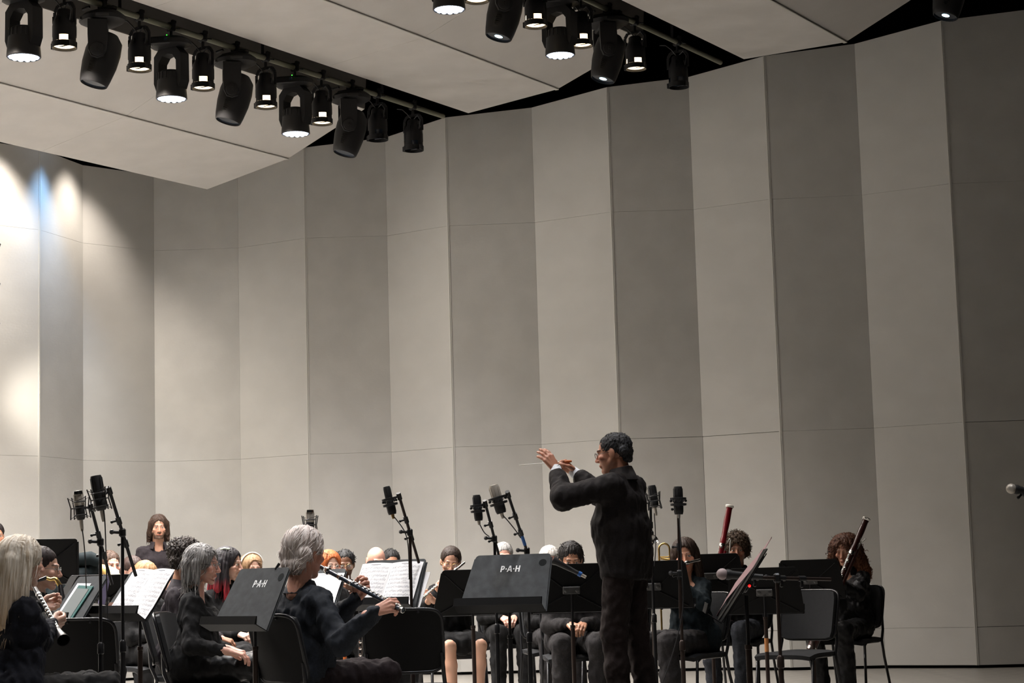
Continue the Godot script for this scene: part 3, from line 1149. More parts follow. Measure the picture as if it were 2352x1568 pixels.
func head_shape(kind: String) -> Array:
	if head_of.has(kind):
		return head_of[kind]
	var f := kind == "woman"
	var w := 0.94 if f else 1.0
	var j := 0.86 if f else 1.0
	var p := [
		lump(Vector3(0, 0.03, 0.014), Vector3(0.075 * w, 0.087, 0.096)),
		lump(Vector3(0, -0.03, -0.03), Vector3(0.06 * w, 0.08, 0.06)),
		limb(Vector3(0.052 * j, -0.045, 0.0), Vector3(0.02, -0.097, -0.058), 0.02 * j, 0.015),
		limb(Vector3(-0.052 * j, -0.045, 0.0), Vector3(-0.02, -0.097, -0.058), 0.02 * j, 0.015),
		lump(Vector3(0, -0.098, -0.068), Vector3(0.025 * j, 0.02, 0.02)),
		lump(Vector3(0.042, -0.022, -0.062), Vector3(0.022, 0.02, 0.022)),
		lump(Vector3(-0.042, -0.022, -0.062), Vector3(0.022, 0.02, 0.022)),
		limb(Vector3(-0.034, 0.021, -0.079), Vector3(0.034, 0.021, -0.079), 0.012 if not f else 0.009, 0.012 if not f else 0.009),
		cut(lump(Vector3(0.031, 0.002, -0.1), Vector3(0.02, 0.014, 0.018))),
		cut(lump(Vector3(-0.031, 0.002, -0.1), Vector3(0.02, 0.014, 0.018))),
		lump(Vector3(0.031, 0.002, -0.0755), Vector3.ONE * 0.0125),
		lump(Vector3(-0.031, 0.002, -0.0755), Vector3.ONE * 0.0125),
		limb(Vector3(0, 0.008, -0.088), Vector3(0, -0.031, -0.109), 0.007, 0.0105),
		lump(Vector3(0.011, -0.036, -0.098), Vector3.ONE * 0.008),
		lump(Vector3(-0.011, -0.036, -0.098), Vector3.ONE * 0.008),
		limb(Vector3(-0.02, -0.064, -0.083), Vector3(0, -0.062, -0.09), 0.004, 0.006),
		limb(Vector3(0.02, -0.064, -0.083), Vector3(0, -0.062, -0.09), 0.004, 0.006),
		limb(Vector3(-0.016, -0.072, -0.083), Vector3(0.016, -0.072, -0.083), 0.0065, 0.0065),
		lump(Vector3(0.076 * w, -0.008, 0.012), Vector3(0.01, 0.031, 0.02), Basis(Vector3.UP, 0.35)),
		lump(Vector3(-0.076 * w, -0.008, 0.012), Vector3(0.01, 0.031, 0.02), Basis(Vector3.UP, -0.35)),
		limb(Vector3(0, -0.06, 0.022), Vector3(0, -0.2, 0.035), 0.055 * j, 0.058 * j)]
	var g := nets(p, 0.0038, 0.011)
	var zone := PackedByteArray()
	zone.resize(g.v.size())
	for i in g.v.size():
		var q := g.v[i]
		var ax := absf(q.x)
		var z := 0
		var eye := Vector3(ax - 0.031, q.y - 0.002, q.z + 0.0755)
		if q.z < -0.06:
			if ax > 0.012 and ax < 0.05 and absf(q.y - (0.0245 + 0.1 * (ax - 0.012) - 3.2 * maxf(0.0, ax - 0.034) * (ax - 0.034) * 10.0)) < (0.0042 if not f else 0.003):
				z = 1
			elif absf(q.y + 0.067) < 0.0072 - 0.3 * maxf(0.0, ax - 0.01) and ax < 0.023 and q.z < -0.078:
				z = 2
			elif eye.length() < 0.0136 and absf(q.y - 0.002) < 0.0062 and q.z < -0.08:
				z = 4 if Vector2(ax - 0.031, q.y - 0.002).length() < 0.0062 else 3
			elif eye.length() < 0.017 and absf(q.y - 0.009) < 0.003 and q.z < -0.078:
				z = 7
			elif q.y < -0.045 and q.y > -0.058 and ax < 0.024 and q.z < -0.08:
				z = 6
			elif q.y < -0.075:
				z = 5
		elif q.y < -0.05 and q.y > -0.118 and q.z < 0.0 and ax > 0.02:
			z = 5
		zone[i] = z
	head_of[kind] = [g, zone]
	return head_of[kind]


# a right hand: wrist at the origin, fingers along -Z, palm down, thumb towards -X
func hand_shape(curl: float, spread := 0.0) -> Geo:
	var key := "%.2f %.2f" % [curl, spread]
	if hand_of.has(key):
		return hand_of[key]
	var p := [limb(Vector3(0, 0.0, 0.05), Vector3(0, 0, -0.01), 0.027, 0.024)]
	var knuckles := [Vector3(-0.028, 0.002, -0.085), Vector3(-0.008, 0.005, -0.09), Vector3(0.012, 0.002, -0.086), Vector3(0.03, -0.004, -0.076)]
	var long := [0.078, 0.086, 0.08, 0.062]
	for k in 4:
		p.append(limb(Vector3(-0.012 + 0.008 * k, 0, -0.01), knuckles[k], 0.018, 0.0115))
	for k in 4:
		var q: Vector3 = knuckles[k]
		var bend := 0.08 + 0.1 * k * curl
		var side := Basis(Vector3.UP, (1.5 - k) * (0.05 + spread))
		for s in 3:
			bend += [1.05, 1.35, 0.8][s] * curl + 0.1
			var d := side * Vector3(0, -sin(bend), -cos(bend))
			var e: Vector3 = q + d * long[k] * [0.45, 0.31, 0.24][s]
			p.append(limb(q, e, 0.0098 - 0.0009 * s, 0.0091 - 0.0009 * s))
			q = e
	var t0 := Vector3(-0.022, -0.008, -0.02)
	var t1 := Vector3(-0.045 + 0.012 * curl, -0.018 - 0.012 * curl, -0.05)
	var t2 := t1 + Vector3(-0.012 + 0.022 * curl, -0.008 - 0.012 * curl, -0.032)
	var t3 := t2 + Vector3(-0.004 + 0.018 * curl, -0.004, -0.024)
	p.append(limb(t0, t1, 0.017, 0.013))
	p.append(limb(t1, t2, 0.0118, 0.0105))
	p.append(limb(t2, t3, 0.0105, 0.0085))
	var g := nets(p, 0.0042, 0.006)
	hand_of[key] = g
	return g


func skin_color(c: Color, k: float) -> Color:
	return Color(c.r * k, c.g * k, c.b * k)


func put_head(into: Geo, x: Transform3D, kind: String, skin: Color, look: Dictionary) -> void:
	var hs := head_shape(kind)
	var g: Geo = hs[0]
	var zone: PackedByteArray = hs[1]
	var f := into.v.size()
	into.add(g, x)
	into.use_c = true
	var brow: Color = look.get("brow", Color(0.03, 0.02, 0.015))
	var beard: Color = look.get("beard", Color(-1, 0, 0))
	var closed: bool = look.get("eyes_closed", false)
	for i in zone.size():
		var c := skin
		match zone[i]:
			1: c = skin.lerp(brow, 0.8)
			2: c = Color(skin.r * 0.85, skin.g * 0.55, skin.b * 0.55)
			3: c = skin_color(skin, 0.8) if closed else Color(0.55, 0.52, 0.48)
			4: c = skin_color(skin, 0.8) if closed else Color(0.02, 0.013, 0.01)
			5: c = skin.lerp(beard, 0.8) if beard.r >= 0.0 else skin
			6: c = skin.lerp(beard, 0.75) if beard.r >= 0.0 else skin
			7: c = skin.lerp(brow, 0.55)
		# a little mottling of the skin itself
		var q := g.v[i]
		c = skin_color(c, 1.0 + 0.08 * noise.get_noise_3dv(q * 60.0))
		if zone[i] == 0 and q.z < -0.05 and q.y < 0.0 and q.y > -0.05:
			c = Color(c.r * 1.04, c.g * 0.95, c.b * 0.94)
		into.c[f + i] = c


func put_hand(into: Geo, x: Transform3D, left: bool, curl: float, skin: Color, spread := 0.0) -> void:
	var g := hand_shape(curl, spread)
	var f := into.v.size()
	var y := x
	if left:
		y = x * Transform3D(Basis.from_scale(Vector3(-1, 1, 1)), Vector3.ZERO)
	into.add(g, y)
	if left:
		for i in range(f, into.v.size()):
			var q := g.n[i - f]
			into.n[i] = (x.basis.orthonormalized() * Vector3(-q.x, q.y, q.z)).normalized()
	for i in range(f, into.v.size()):
		into.c[i] = skin_color(skin, 0.97 + 0.08 * noise.get_noise_3dv(g.v[i - f] * 70.0))


# ---------------------------------------------------------------- hair
func strand_ridges(g: Geo, amount: float, around_freq: float, down_freq: float, a: Color, b: Color, tip: Color, tip_from: float, tip_to: float) -> void:
	g.use_c = true
	for i in g.v.size():
		var p := g.v[i]
		var an := atan2(p.x, p.z)
		var q := Vector3(cos(an) * around_freq, p.y * down_freq, sin(an) * around_freq)
		var w := noise.get_noise_3dv(q)
		g.v[i] = p + g.n[i] * amount * w
		var s := noise.get_noise_3dv(q * 1.9 + Vector3(9, 3, 1))
		var c := a.lerp(b, clampf(0.5 + 1.1 * s, 0.0, 1.0))
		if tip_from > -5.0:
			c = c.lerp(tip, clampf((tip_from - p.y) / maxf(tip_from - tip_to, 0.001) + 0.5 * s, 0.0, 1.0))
		g.c[i] = c
	g.smooth_normals()


func hair_shape(h: Dictionary) -> Geo:
	var style: String = h.style
	var p := []
	var cell := 0.0062
	var k := 0.012
	match style:
		"short", "curly_short":
			p = [lump(Vector3(0, 0.042, 0.022), Vector3(0.084, 0.089, 0.102)), limb(Vector3(0.05, 0.0, 0.075), Vector3(-0.05, 0.0, 0.075), 0.035, 0.035), limb(Vector3(0.03, -0.045, 0.085), Vector3(-0.03, -0.045, 0.085), 0.022, 0.022),
				cut(lump(Vector3(0, -0.03, -0.098), Vector3(0.085, 0.098, 0.082))), cut(lump(Vector3(0.075, -0.03, -0.02), Vector3(0.03, 0.04, 0.035))), cut(lump(Vector3(-0.075, -0.03, -0.02), Vector3(0.03, 0.04, 0.035)))]
		"short_wavy":
			p = [lump(Vector3(0, 0.038, 0.02), Vector3(0.08, 0.083, 0.1)), limb(Vector3(0.05, 0.0, 0.075), Vector3(-0.05, 0.0, 0.075), 0.033, 0.033), limb(Vector3(0.03, -0.045, 0.083), Vector3(-0.03, -0.045, 0.083), 0.021, 0.021),
				cut(lump(Vector3(0, -0.022, -0.105), Vector3(0.085, 0.1, 0.082))), cut(lump(Vector3(0.075, -0.035, -0.015), Vector3(0.03, 0.045, 0.04))), cut(lump(Vector3(-0.075, -0.035, -0.015), Vector3(0.03, 0.045, 0.04)))]
		"full_grey":
			# thick, swept back, longer over the collar
			p = [lump(Vector3(0, 0.045, 0.022), Vector3(0.094, 0.093, 0.112)), limb(Vector3(0.055, -0.01, 0.07), Vector3(-0.055, -0.01, 0.07), 0.043, 0.043), limb(Vector3(0.04, -0.06, 0.08), Vector3(-0.04, -0.06, 0.08), 0.034, 0.034), limb(Vector3(0.03, -0.095, 0.075), Vector3(-0.03, -0.095, 0.075), 0.02, 0.02),
				cut(lump(Vector3(0, -0.035, -0.1), Vector3(0.09, 0.095, 0.08))), cut(lump(Vector3(0.08, -0.035, -0.025), Vector3(0.03, 0.035, 0.03))), cut(lump(Vector3(-0.08, -0.035, -0.025), Vector3(0.03, 0.035, 0.03)))]
		"bob":
			p = [lump(Vector3(0, 0.035, 0.018), Vector3(0.092, 0.093, 0.108)), limb(Vector3(0.075, 0.01, 0.02), Vector3(0.078, -0.1, 0.005), 0.03, 0.022), limb(Vector3(-0.075, 0.01, 0.02), Vector3(-0.078, -0.1, 0.005), 0.03, 0.022),
				limb(Vector3(0.05, 0.0, 0.075), Vector3(0.055, -0.105, 0.06), 0.04, 0.03), limb(Vector3(-0.05, 0.0, 0.075), Vector3(-0.055, -0.105, 0.06), 0.04, 0.03), limb(Vector3(0, 0.0, 0.09), Vector3(0, -0.105, 0.08), 0.04, 0.03),
				cut(lump(Vector3(0, -0.022, -0.105), Vector3(0.062, 0.1, 0.078)))]
		"long":
			var e: float = h.get("to", -0.34)
			p = [lump(Vector3(0, 0.035, 0.02), Vector3(0.094, 0.095, 0.112)), cut(lump(Vector3(0, -0.02, -0.11), Vector3(0.064, 0.1, 0.085)))]
			for s in [-1.0, 1.0]:
				p.append(limb(Vector3(0.075 * s, 0.02, 0.02), Vector3(0.088 * s, e * 0.6, 0.03), 0.032, 0.03))
				p.append(limb(Vector3(0.05 * s, 0.0, 0.075), Vector3(0.062 * s, e, 0.095), 0.045, 0.03))
				if h.get("front", 0.0) != 0.0:
					p.append(limb(Vector3(0.078 * s, 0.0, -0.01), Vector3(0.085 * s, e * h.front, -0.045), 0.025, 0.022))
			p.append(limb(Vector3(0, 0, 0.09), Vector3(0, e, 0.11), 0.05, 0.035))
			p.append(cut(limb(Vector3(0, -0.12, -0.1), Vector3(0, -0.4, -0.1), 0.075, 0.09)))
		"shoulder_wavy":
			p = [lump(Vector3(0, 0.04, 0.02), Vector3(0.088, 0.092, 0.108))]
			for s in [-1.0, 1.0]:
				p.append(limb(Vector3(0.068 * s, 0.04, 0.0), Vector3(0.086 * s, -0.06, 0.02), 0.035, 0.028))
				p.append(limb(Vector3(0.086 * s, -0.06, 0.02), Vector3(0.098 * s, -0.135, 0.03), 0.03, 0.018))
				p.append(limb(Vector3(0.05 * s, 0.0, 0.075), Vector3(0.06 * s, -0.14, 0.07), 0.04, 0.028))
			p.append(cut(lump(Vector3(0, -0.025, -0.105), Vector3(0.07, 0.102, 0.085))))
		"pulled_back":
			p = [lump(Vector3(0, 0.036, 0.02), Vector3(0.081, 0.088, 0.1)), lump(Vector3(0, -0.02, 0.1), Vector3(0.035, 0.04, 0.03)), limb(Vector3(0, -0.03, 0.1), Vector3(0.0, -0.17, 0.085), 0.026, 0.016),
				cut(lump(Vector3(0, -0.025, -0.1), Vector3(0.09, 0.1, 0.09))), cut(lump(Vector3(0.075, -0.035, -0.005), Vector3(0.03, 0.045, 0.045))), cut(lump(Vector3(-0.075, -0.035, -0.005), Vector3(0.03, 0.045, 0.045)))]
		"fringe":
			p = [lump(Vector3(0, 0.02, 0.078), Vector3(0.062, 0.035, 0.035)), limb(Vector3(0.07, 0.01, 0.03), Vector3(0.06, -0.02, 0.07), 0.018, 0.02), limb(Vector3(-0.07, 0.01, 0.03), Vector3(-0.06, -0.02, 0.07), 0.018, 0.02)]
		"afro":
			var b: float = h.get("big", 1.0)
			p = [lump(Vector3(0, 0.045, 0.025), Vector3(0.105, 0.105, 0.118) * b), limb(Vector3(0.06, -0.02, 0.06), Vector3(-0.06, -0.02, 0.06), 0.05 * b, 0.05 * b), cut(lump(Vector3(0, -0.035, -0.12), Vector3(0.08, 0.105, 0.1)))]
		"big_curls":
			p = [lump(Vector3(0, 0.04, 0.03), Vector3(0.115, 0.1, 0.115))]
			for s in [-1.0, 1.0]:
				p.append(limb(Vector3(0.085 * s, 0.03, 0.02), Vector3(0.12 * s, -0.2, 0.03), 0.05, 0.065))
			p.append(limb(Vector3(0, 0, 0.09), Vector3(0, -0.24, 0.1), 0.07, 0.085))
			p.append(cut(lump(Vector3(0, -0.025, -0.12), Vector3(0.07, 0.105, 0.1))))
			p.append(cut(limb(Vector3(0, -0.12, -0.08), Vector3(0, -0.35, -0.1), 0.065, 0.08)))
			cell = 0.009
	var g := nets(p, cell, k)
	var a: Color = h.color
	var b: Color = h.get("light", a)
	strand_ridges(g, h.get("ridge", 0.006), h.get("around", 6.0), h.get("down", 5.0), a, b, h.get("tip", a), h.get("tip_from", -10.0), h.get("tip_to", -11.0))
	# curls or loose strands over it
	var curls: int = h.get("curls", 0)
	var r := RandomNumberGenerator.new()
	r.seed = h.get("seed", 3)
	var base := g.v.size()
	for q in curls:
		var i := r.randi_range(0, base - 1)
		var p0 := g.v[i]
		var n0 := g.n[i]
		if p0.z < -0.055 and p0.y < 0.05:
			continue
		g.tint = g.c[i]
		var size: float = h.get("curl_size", 0.012) * r.randf_range(0.6, 1.2)
		var pts := []
		var side := n0.cross(Vector3(r.randf_range(-1, 1), r.randf_range(-0.3, 0.3), r.randf_range(-1, 1))).normalized()
		var fall: float = h.get("curl_fall", 0.4)
		var go := (Vector3.DOWN * fall + n0 * r.randf_range(0.2, 0.9) + side * r.randf_range(-0.5, 0.5)).normalized()
		var s1 := go.cross(side).normalized()
		var s2 := go.cross(s1)
		var turns := r.randf_range(1.0, 2.0)
		for m in 9:
			var t := m / 8.0
			var an := t * turns * TAU
			pts.append(p0 - n0 * 0.006 + go * (t * size * 2.2) + (s1 * cos(an) + s2 * sin(an)) * size * 0.42)
		g.tube(pts, [0.001, 0.0021, 0.0025, 0.0026, 0.0026, 0.0025, 0.0023, 0.0018, 0.0006], 4, false)
	var strands: int = h.get("strands", 0)
	for q in strands:
		var i := r.randi_range(0, base - 1)
		var p0 := g.v[i]
		var n0 := g.n[i]
		if p0.z < -0.07 and p0.y < 0.04 or style == "long" and p0.y > 0.05:
			continue
		var out := Vector3(p0.x, 0, p0.z).normalized()
		var down := (Vector3.DOWN - n0 * Vector3.DOWN.dot(n0)).normalized()
		if p0.y > 0.06:
			down = (out + Vector3.DOWN * 0.3 - n0 * out.dot(n0)).normalized()
		if style == "full_grey" or style == "short":
			down = (Vector3(0, -0.5, 0.8) - n0 * Vector3(0, -0.5, 0.8).dot(n0)).normalized()
		var ln: float = h.get("strand_long", 0.06) * r.randf_range(0.6, 1.3)
		g.tint = g.c[i].lerp(b, r.randf_range(0.0, 0.5))
		var pts := []
		var sway := out.cross(Vector3.UP) * r.randf_range(-0.2, 0.2)
		for m in 5:
			var t := m / 4.0
			var go2 := ln * t
			pts.append(p0 + n0 * (0.0025 - 0.004 * absf(t - 0.5) + h.get("lift", 0.0) * t * t - (go2 * go2 / 0.19 if p0.y > -0.02 else 0.0)) + (down + sway * t) * go2 + Vector3.DOWN * (go2 * t * 0.35))
		g.tube(pts, [0.0006, 0.0014, 0.0015, 0.0011, 0.0003], 4, false)
	g.tint = Color.WHITE
	return g


# ---------------------------------------------------------------- one person
func bend(sh: Vector3, wr: Vector3, l1: float, l2: float, hint: Vector3) -> Array:
	var d := wr - sh
	var far := (l1 + l2) * 0.985
	if d.length() > far:
		wr = sh + d.normalized() * far
		d = wr - sh
	var m := d.length()
	var dir := d / m
	var a := (l1 * l1 - l2 * l2 + m * m) / (2.0 * m)
	var h := sqrt(maxf(l1 * l1 - a * a, 0.0))
	var side := (hint - dir * hint.dot(dir)).normalized()
	return [sh + dir * a + side * h, wr]


func cloth(called: String, c: Color, rough := 0.85, sheen := 0.06) -> StandardMaterial3D:
	if mats.has(called):
		return mats[called]
	var m := mat(called, c, rough)
	if not mats.has("_weave"):
		mats["_weave"] = bump(0.6, 2.5, 256, 31)
		mats["_weave_tone"] = noise_texture(0.05, Color(0.8, 0.8, 0.8), Color(1, 1, 1), 256, 33)
	relief(grain(m, mats["_weave_tone"], Vector3.ONE * 5.0, false), mats["_weave"], 0.35)
	m.metallic_specular = 0.28
	m.rim_enabled = true
	m.rim = sheen
	m.rim_tint = 0.6
	return m


func skin_mat() -> StandardMaterial3D:
	if not mats.has("skin"):
		var m := mat("skin", Color.WHITE, 0.5)
		m.vertex_color_use_as_albedo = true
		m.subsurf_scatter_enabled = true
		m.subsurf_scatter_strength = 0.12
		var h := mat("hair", Color.WHITE, 0.62)
		h.vertex_color_use_as_albedo = true
		h.metallic_specular = 0.35
	return mats.skin


# q.spot floor point, q.crown height of the crown over the floor, q.face point looked at by the body; hands are given in the place's own axes
func person(q: Dictionary) -> Node3D:
	skin_mat()
	var stand: bool = q.get("stand", false)
	var spot: Vector3 = q.spot
	var fd: Vector3 = q.face - spot
	fd.y = 0
	fd = fd.normalized()
	var yaw: float = atan2(-fd.x, -fd.z) + q.get("turn", 0.0)
	var x := turned(spot, yaw)
	var root := thing("person", q.label, "person", x, q.get("group", ""))
	var inv := x.affine_inverse()
	var woman: bool = q.get("woman", false)
	var cell: float = q.get("cell", 0.013)
	var hip_y := 0.55
	var s := 1.0
	if stand:
		s = q.crown / 1.715
		hip_y = 0.94 * s
	else:
		s = (q.crown - hip_y) / 0.775
	var lean: float = q.get("lean", 0.08)
	var T := Transform3D(Basis(Vector3.UP, q.get("twist", 0.0)) * Basis(Vector3.RIGHT, -lean) * Basis(Vector3.BACK, q.get("side", 0.0)), Vector3(0, hip_y, 0.0 if stand else 0.02))
	var u := func(a: float, b: float, c: float) -> Vector3: return T * (Vector3(a, b, c) * s)
	var wide: float = (0.115 if woman else 0.145) * q.get("wide", 1.0)
	var belly: float = q.get("belly", 1.0)
	# head
	var look_dir: Vector3 = q.get("look", q.face)
	var hc: Vector3 = u.call(0, 0.655 - q.get("sunk", 0.0), -0.02 - q.get("chin", 0.0))
	var lk := (inv * look_dir - hc)
	var hyaw: float = atan2(-lk.x, -lk.z) if q.has("look") else q.get("head_yaw", 0.0)
	var hb := Basis(Vector3.UP, hyaw) * Basis(Vector3.RIGHT, -q.get("nod", 0.1)) * Basis(Vector3.BACK, q.get("tilt", 0.0))
	var hx := Transform3D(hb.scaled(Vector3.ONE * q.get("head", 1.0)), hc)
	var body := Geo.new()
	body.use_c = true
	var skin: Color = q.get("skin", Color(0.5, 0.27, 0.18))
	var far: bool = q.get("far", false)
	put_head(body, hx, "woman" if woman else "man", skin, q.get("traits", {}))
	# arms
	var sh := [u.call(-wide - 0.015, 0.405, 0.005), u.call(wide + 0.015, 0.405, 0.005)]   # left, right (facing -Z, right is +X)
	var arms := []
	for k in 2:
		var left := k == 0
		var hd: Dictionary = q.get("left" if left else "right", {})
		var sg := -1.0 if left else 1.0
		var wr: Vector3 = inv * hd.p if hd.has("p") else Vector3(0.055 * sg, hip_y + 0.13, -0.27)
		var hint: Vector3 = inv.basis * hd.elbow if hd.has("elbow") else Vector3(0.5 * sg, -1.0, 0.35)
		var e := bend(sh[k], wr, 0.29 * s, 0.255 * s, hint)
		var fdir: Vector3 = (inv.basis * hd.fingers).normalized() if hd.has("fingers") else Vector3(-0.45 * sg, -0.25, -1).normalized()
		var pdir: Vector3 = (inv.basis * hd.palm).normalized() if hd.has("palm") else Vector3(-0.2 * sg, -1, 0.2).normalized()
		var hz := -fdir
		var hy := -(pdir - fdir * pdir.dot(fdir)).normalized()
		var handx := Transform3D(Basis(hy.cross(hz), hy, hz).scaled(Vector3.ONE * (0.92 if woman else 1.0)), e[1])
		put_hand(body, handx, left, hd.get("curl", 0.35), skin, hd.get("spread", 0.0))
		arms.append([sh[k], e[0], e[1]])
	# legs
	var legs := []
	for k in 2:
		var sg := -1.0 if k == 0 else 1.0
		if stand:
			var st: float = q.get("stride", 0.0) * sg
			legs.append([Vector3(0.09 * sg, hip_y - 0.03, 0), Vector3(0.1 * sg, hip_y * 0.52, -0.02 + st * 0.5), Vector3(0.105 * sg, 0.09, 0.03 + st), Vector3(0.125 * sg, 0.035, -0.15 + st)])
		else:
			var kn: Vector3 = q.get("knee", Vector3(0.11, 0.55, -0.43)) * Vector3(sg, 1, 1)
			var fo: Vector3 = q.get("foot", Vector3(0.12, 0.085, -0.42)) * Vector3(sg, 1, 1)
			var lk2: float = q.get("leg_out", 0.0)
			kn.x += lk2 * (1.0 if k == 1 else 0.0)
			legs.append([Vector3(0.09 * sg, hip_y - 0.02, 0.0), kn, fo, fo + Vector3(0.02 * sg, -0.05, -0.17)])
	var bare: bool = q.get("bare_legs", false)
	# the body under the clothes, joined to head and hands
	var core := [limb(u.call(0, 0.42, 0.01), hx * Vector3(0, -0.1, 0.02), 0.058 if not woman else 0.05, 0.05 if not woman else 0.043), limb(u.call(-0.06, 0.05, 0), u.call(0.06, 0.05, 0), 0.09, 0.09), limb(u.call(-0.06, 0.3, 0), u.call(0.06, 0.3, 0), 0.085, 0.085), limb(sh[0], sh[1], 0.034, 0.034)]
	var skin_parts := []
	for a in arms:
		core.append(limb(a[0], a[1], 0.03, 0.032))
		var bare_from: float = clampf(q.get("top", {}).get("sleeve", 0.95) - 0.2, 0.0, 0.75)
		var thick: float = lerpf(0.037, 0.027, bare_from) if bare_from < 0.5 else 0.027
		skin_parts.append(limb((a[1] as Vector3).lerp(a[2], bare_from), a[2], thick * (0.9 if woman else 1.0), 0.026 if not woman else 0.023))
		core.append(limb(a[1], a[2], 0.03, 0.024))
	for l in legs:
		core.append(limb(l[0], l[1], 0.06, 0.045))
		if bare:
			skin_parts.append(limb(l[0], l[1] + Vector3(0, -0.01, 0.02), 0.082, 0.056))
			skin_parts.append(limb(l[1] + Vector3(0, -0.01, 0.01), l[1].lerp(l[2], 0.35) + Vector3(0, 0, 0.015), 0.046, 0.049))
			skin_parts.append(limb(l[1].lerp(l[2], 0.35) + Vector3(0, 0, 0.015), l[2], 0.049, 0.032))
		else:
			core.append(limb(l[1], l[2], 0.04, 0.03))
	var cg := nets(core, 0.02, 0.03)
	paint(cg, skin)
	body.add(cg)
	var sg2 := nets(skin_parts, 0.009, 0.02)
	paint(sg2, skin)
	body.add(sg2)
	part(body, "body", mats.skin, root)
	# upper garment
	var top: Dictionary = q.get("top", {})
	var puff: float = top.get("puff", 1.0)
	var sleeve: float = top.get("sleeve", 0.95)
	var hem: float = top.get("hem", 0.0)
	var tp := [limb(u.call(-0.055, 0.03, 0.0), u.call(0.055, 0.03, 0.0), 0.125 * puff, 0.125 * puff), limb(u.call(-0.05, 0.16, -0.015 * belly), u.call(0.05, 0.16, -0.015 * belly), 0.112 * belly * puff, 0.112 * belly * puff), limb(u.call(-0.075, 0.31, -0.005), u.call(0.075, 0.31, -0.005), (0.095 if woman else 0.108) * puff, (0.095 if woman else 0.108) * puff), limb(u.call(-wide * 0.85, 0.395, 0.005), u.call(wide * 0.85, 0.395, 0.005), 0.06, 0.06), limb(u.call(0, 0.41, 0.01), u.call(0, 0.47, 0.008), 0.075, 0.058), limb(u.call(0, 0.455, 0.012), u.call(-wide * 0.85, 0.41, 0.01), 0.04, 0.05), limb(u.call(0, 0.455, 0.012), u.call(wide * 0.85, 0.41, 0.01), 0.04, 0.05)]
	if woman:
		tp.append(lump(u.call(0.065, 0.3, -0.085), Vector3(0.06, 0.06, 0.055)))
		tp.append(lump(u.call(-0.065, 0.3, -0.085), Vector3(0.06, 0.06, 0.055)))
	for a in arms:
		var aw := 0.9 if woman else 1.0
		aw *= top.get("arm", 1.0)
		tp.append(limb(a[0], a[1], 0.056 * puff * aw, 0.049 * puff * aw))
		var end: Vector3 = (a[1] as Vector3).lerp(a[2], maxf(sleeve, 0.0))
		if sleeve > 0.0:
			tp.append(limb(a[1], end, 0.049 * puff * aw, lerpf(0.047, 0.037, sleeve) * puff * aw))
	if hem != 0.0:
		# a jacket or long blouse hangs over the hips
		if stand:
			tp.append(limb(u.call(-0.06, -0.02, 0.0), u.call(-0.075, -hem, 0.005), 0.13, 0.125))
			tp.append(limb(u.call(0.06, -0.02, 0.0), u.call(0.075, -hem, 0.005), 0.13, 0.125))
		else:
			tp.append(limb(u.call(-0.07, 0.0, 0.02), u.call(0.07, 0.0, 0.02), 0.14, 0.14))
	var neck_cut: float = top.get("neck", 0.0)
	if neck_cut > 0.0:
		tp.append(cut(lump(u.call(0, 0.47, -0.075), Vector3(0.06 + neck_cut * 0.3, neck_cut, 0.06))))
	if stand and hem != 0.0:
		tp.append(cut(limb(u.call(-0.4, -hem - 0.24, 0), u.call(0.4, -hem - 0.24, 0), 0.24, 0.24)))
	var tg := nets(tp, cell, 0.04)
	crease(tg, top.get("fold", 0.011), top.get("fold_freq", Vector3(11, 5, 11)), q.get("seed", 1.0))
	part(tg, top.get("name", "shirt"), top.mat, root)
	# collar
	if top.get("collar", true):
		var g := Geo.new()
		var rows := [[], [], []]
		for k in 13:
			var an := -2.5 + 5.0 * k / 12.0
			var d := Vector3(sin(an), 0, cos(an))
			rows[0].append(u.call(0, 0.455, 0.008) + d * 0.07 * s + Vector3(0, -0.012 * cos(an), 0))
			rows[1].append(u.call(0, 0.525, 0.003) + d * 0.067 * s + Vector3(0, -0.01 + 0.012 * cos(an), 0))
			rows[2].append(u.call(0, 0.468, 0.006) + d * 0.098 * s + Vector3(0, -0.025 + 0.004 * cos(an), 0))
		g.sheet(rows, 0.005)
		part(g, "collar", top.get("collar_mat", top.mat), root)
	if q.has("cuffs"):
		for a in arms:
			var g := Geo.new()
			g.tube([a[2] + (a[2] - a[1]).normalized() * 0.012, (a[2] as Vector3).lerp(a[1], 0.2)], [0.033, 0.037], 14)
			part(g, "shirt_cuff", mats.white_shirt, root)
		var ng := Geo.new()
		var ring := []
		for k in 15:
			var an := TAU * k / 14.0
			ring.append(u.call(0, 0.5 - 0.02 * cos(an - PI), 0.0) + Vector3(sin(an), 0, cos(an)) * 0.058)
		ng.tube(ring, 0.012, 6, false)
		part(ng, "shirt_collar", mats.white_shirt, root)
	# lower garment
	var low: Dictionary = q.get("low", {})
	var lp := [limb(Vector3(-0.06, hip_y, 0.01), Vector3(0.06, hip_y, 0.01), 0.118, 0.118)]
	if q.get("skirt", false):
		for l in legs:
			lp.append(limb(l[0], (l[0] as Vector3).lerp(l[1], 0.86), 0.102, 0.083))
		lp.append(limb((legs[0][0] as Vector3).lerp(legs[1][0], 0.5), (legs[0][1] as Vector3).lerp(legs[1][1], 0.5) * 0.84 + legs[0][0] * 0.08 + legs[1][0] * 0.08, 0.09, 0.085))
	else:
		for l in legs:
			lp.append(limb(l[0], l[1], 0.094, 0.072))
			lp.append(limb(l[1], (l[1] as Vector3).lerp(l[2], 0.5), 0.072, 0.066))
			lp.append(limb((l[1] as Vector3).lerp(l[2], 0.5), l[2] + Vector3(0, -0.015, 0), 0.066, 0.064))
	var lg := nets(lp, cell, 0.03)
	crease(lg, low.get("fold", 0.01), Vector3(9, 6, 9), q.get("seed", 1.0) + 5.0)
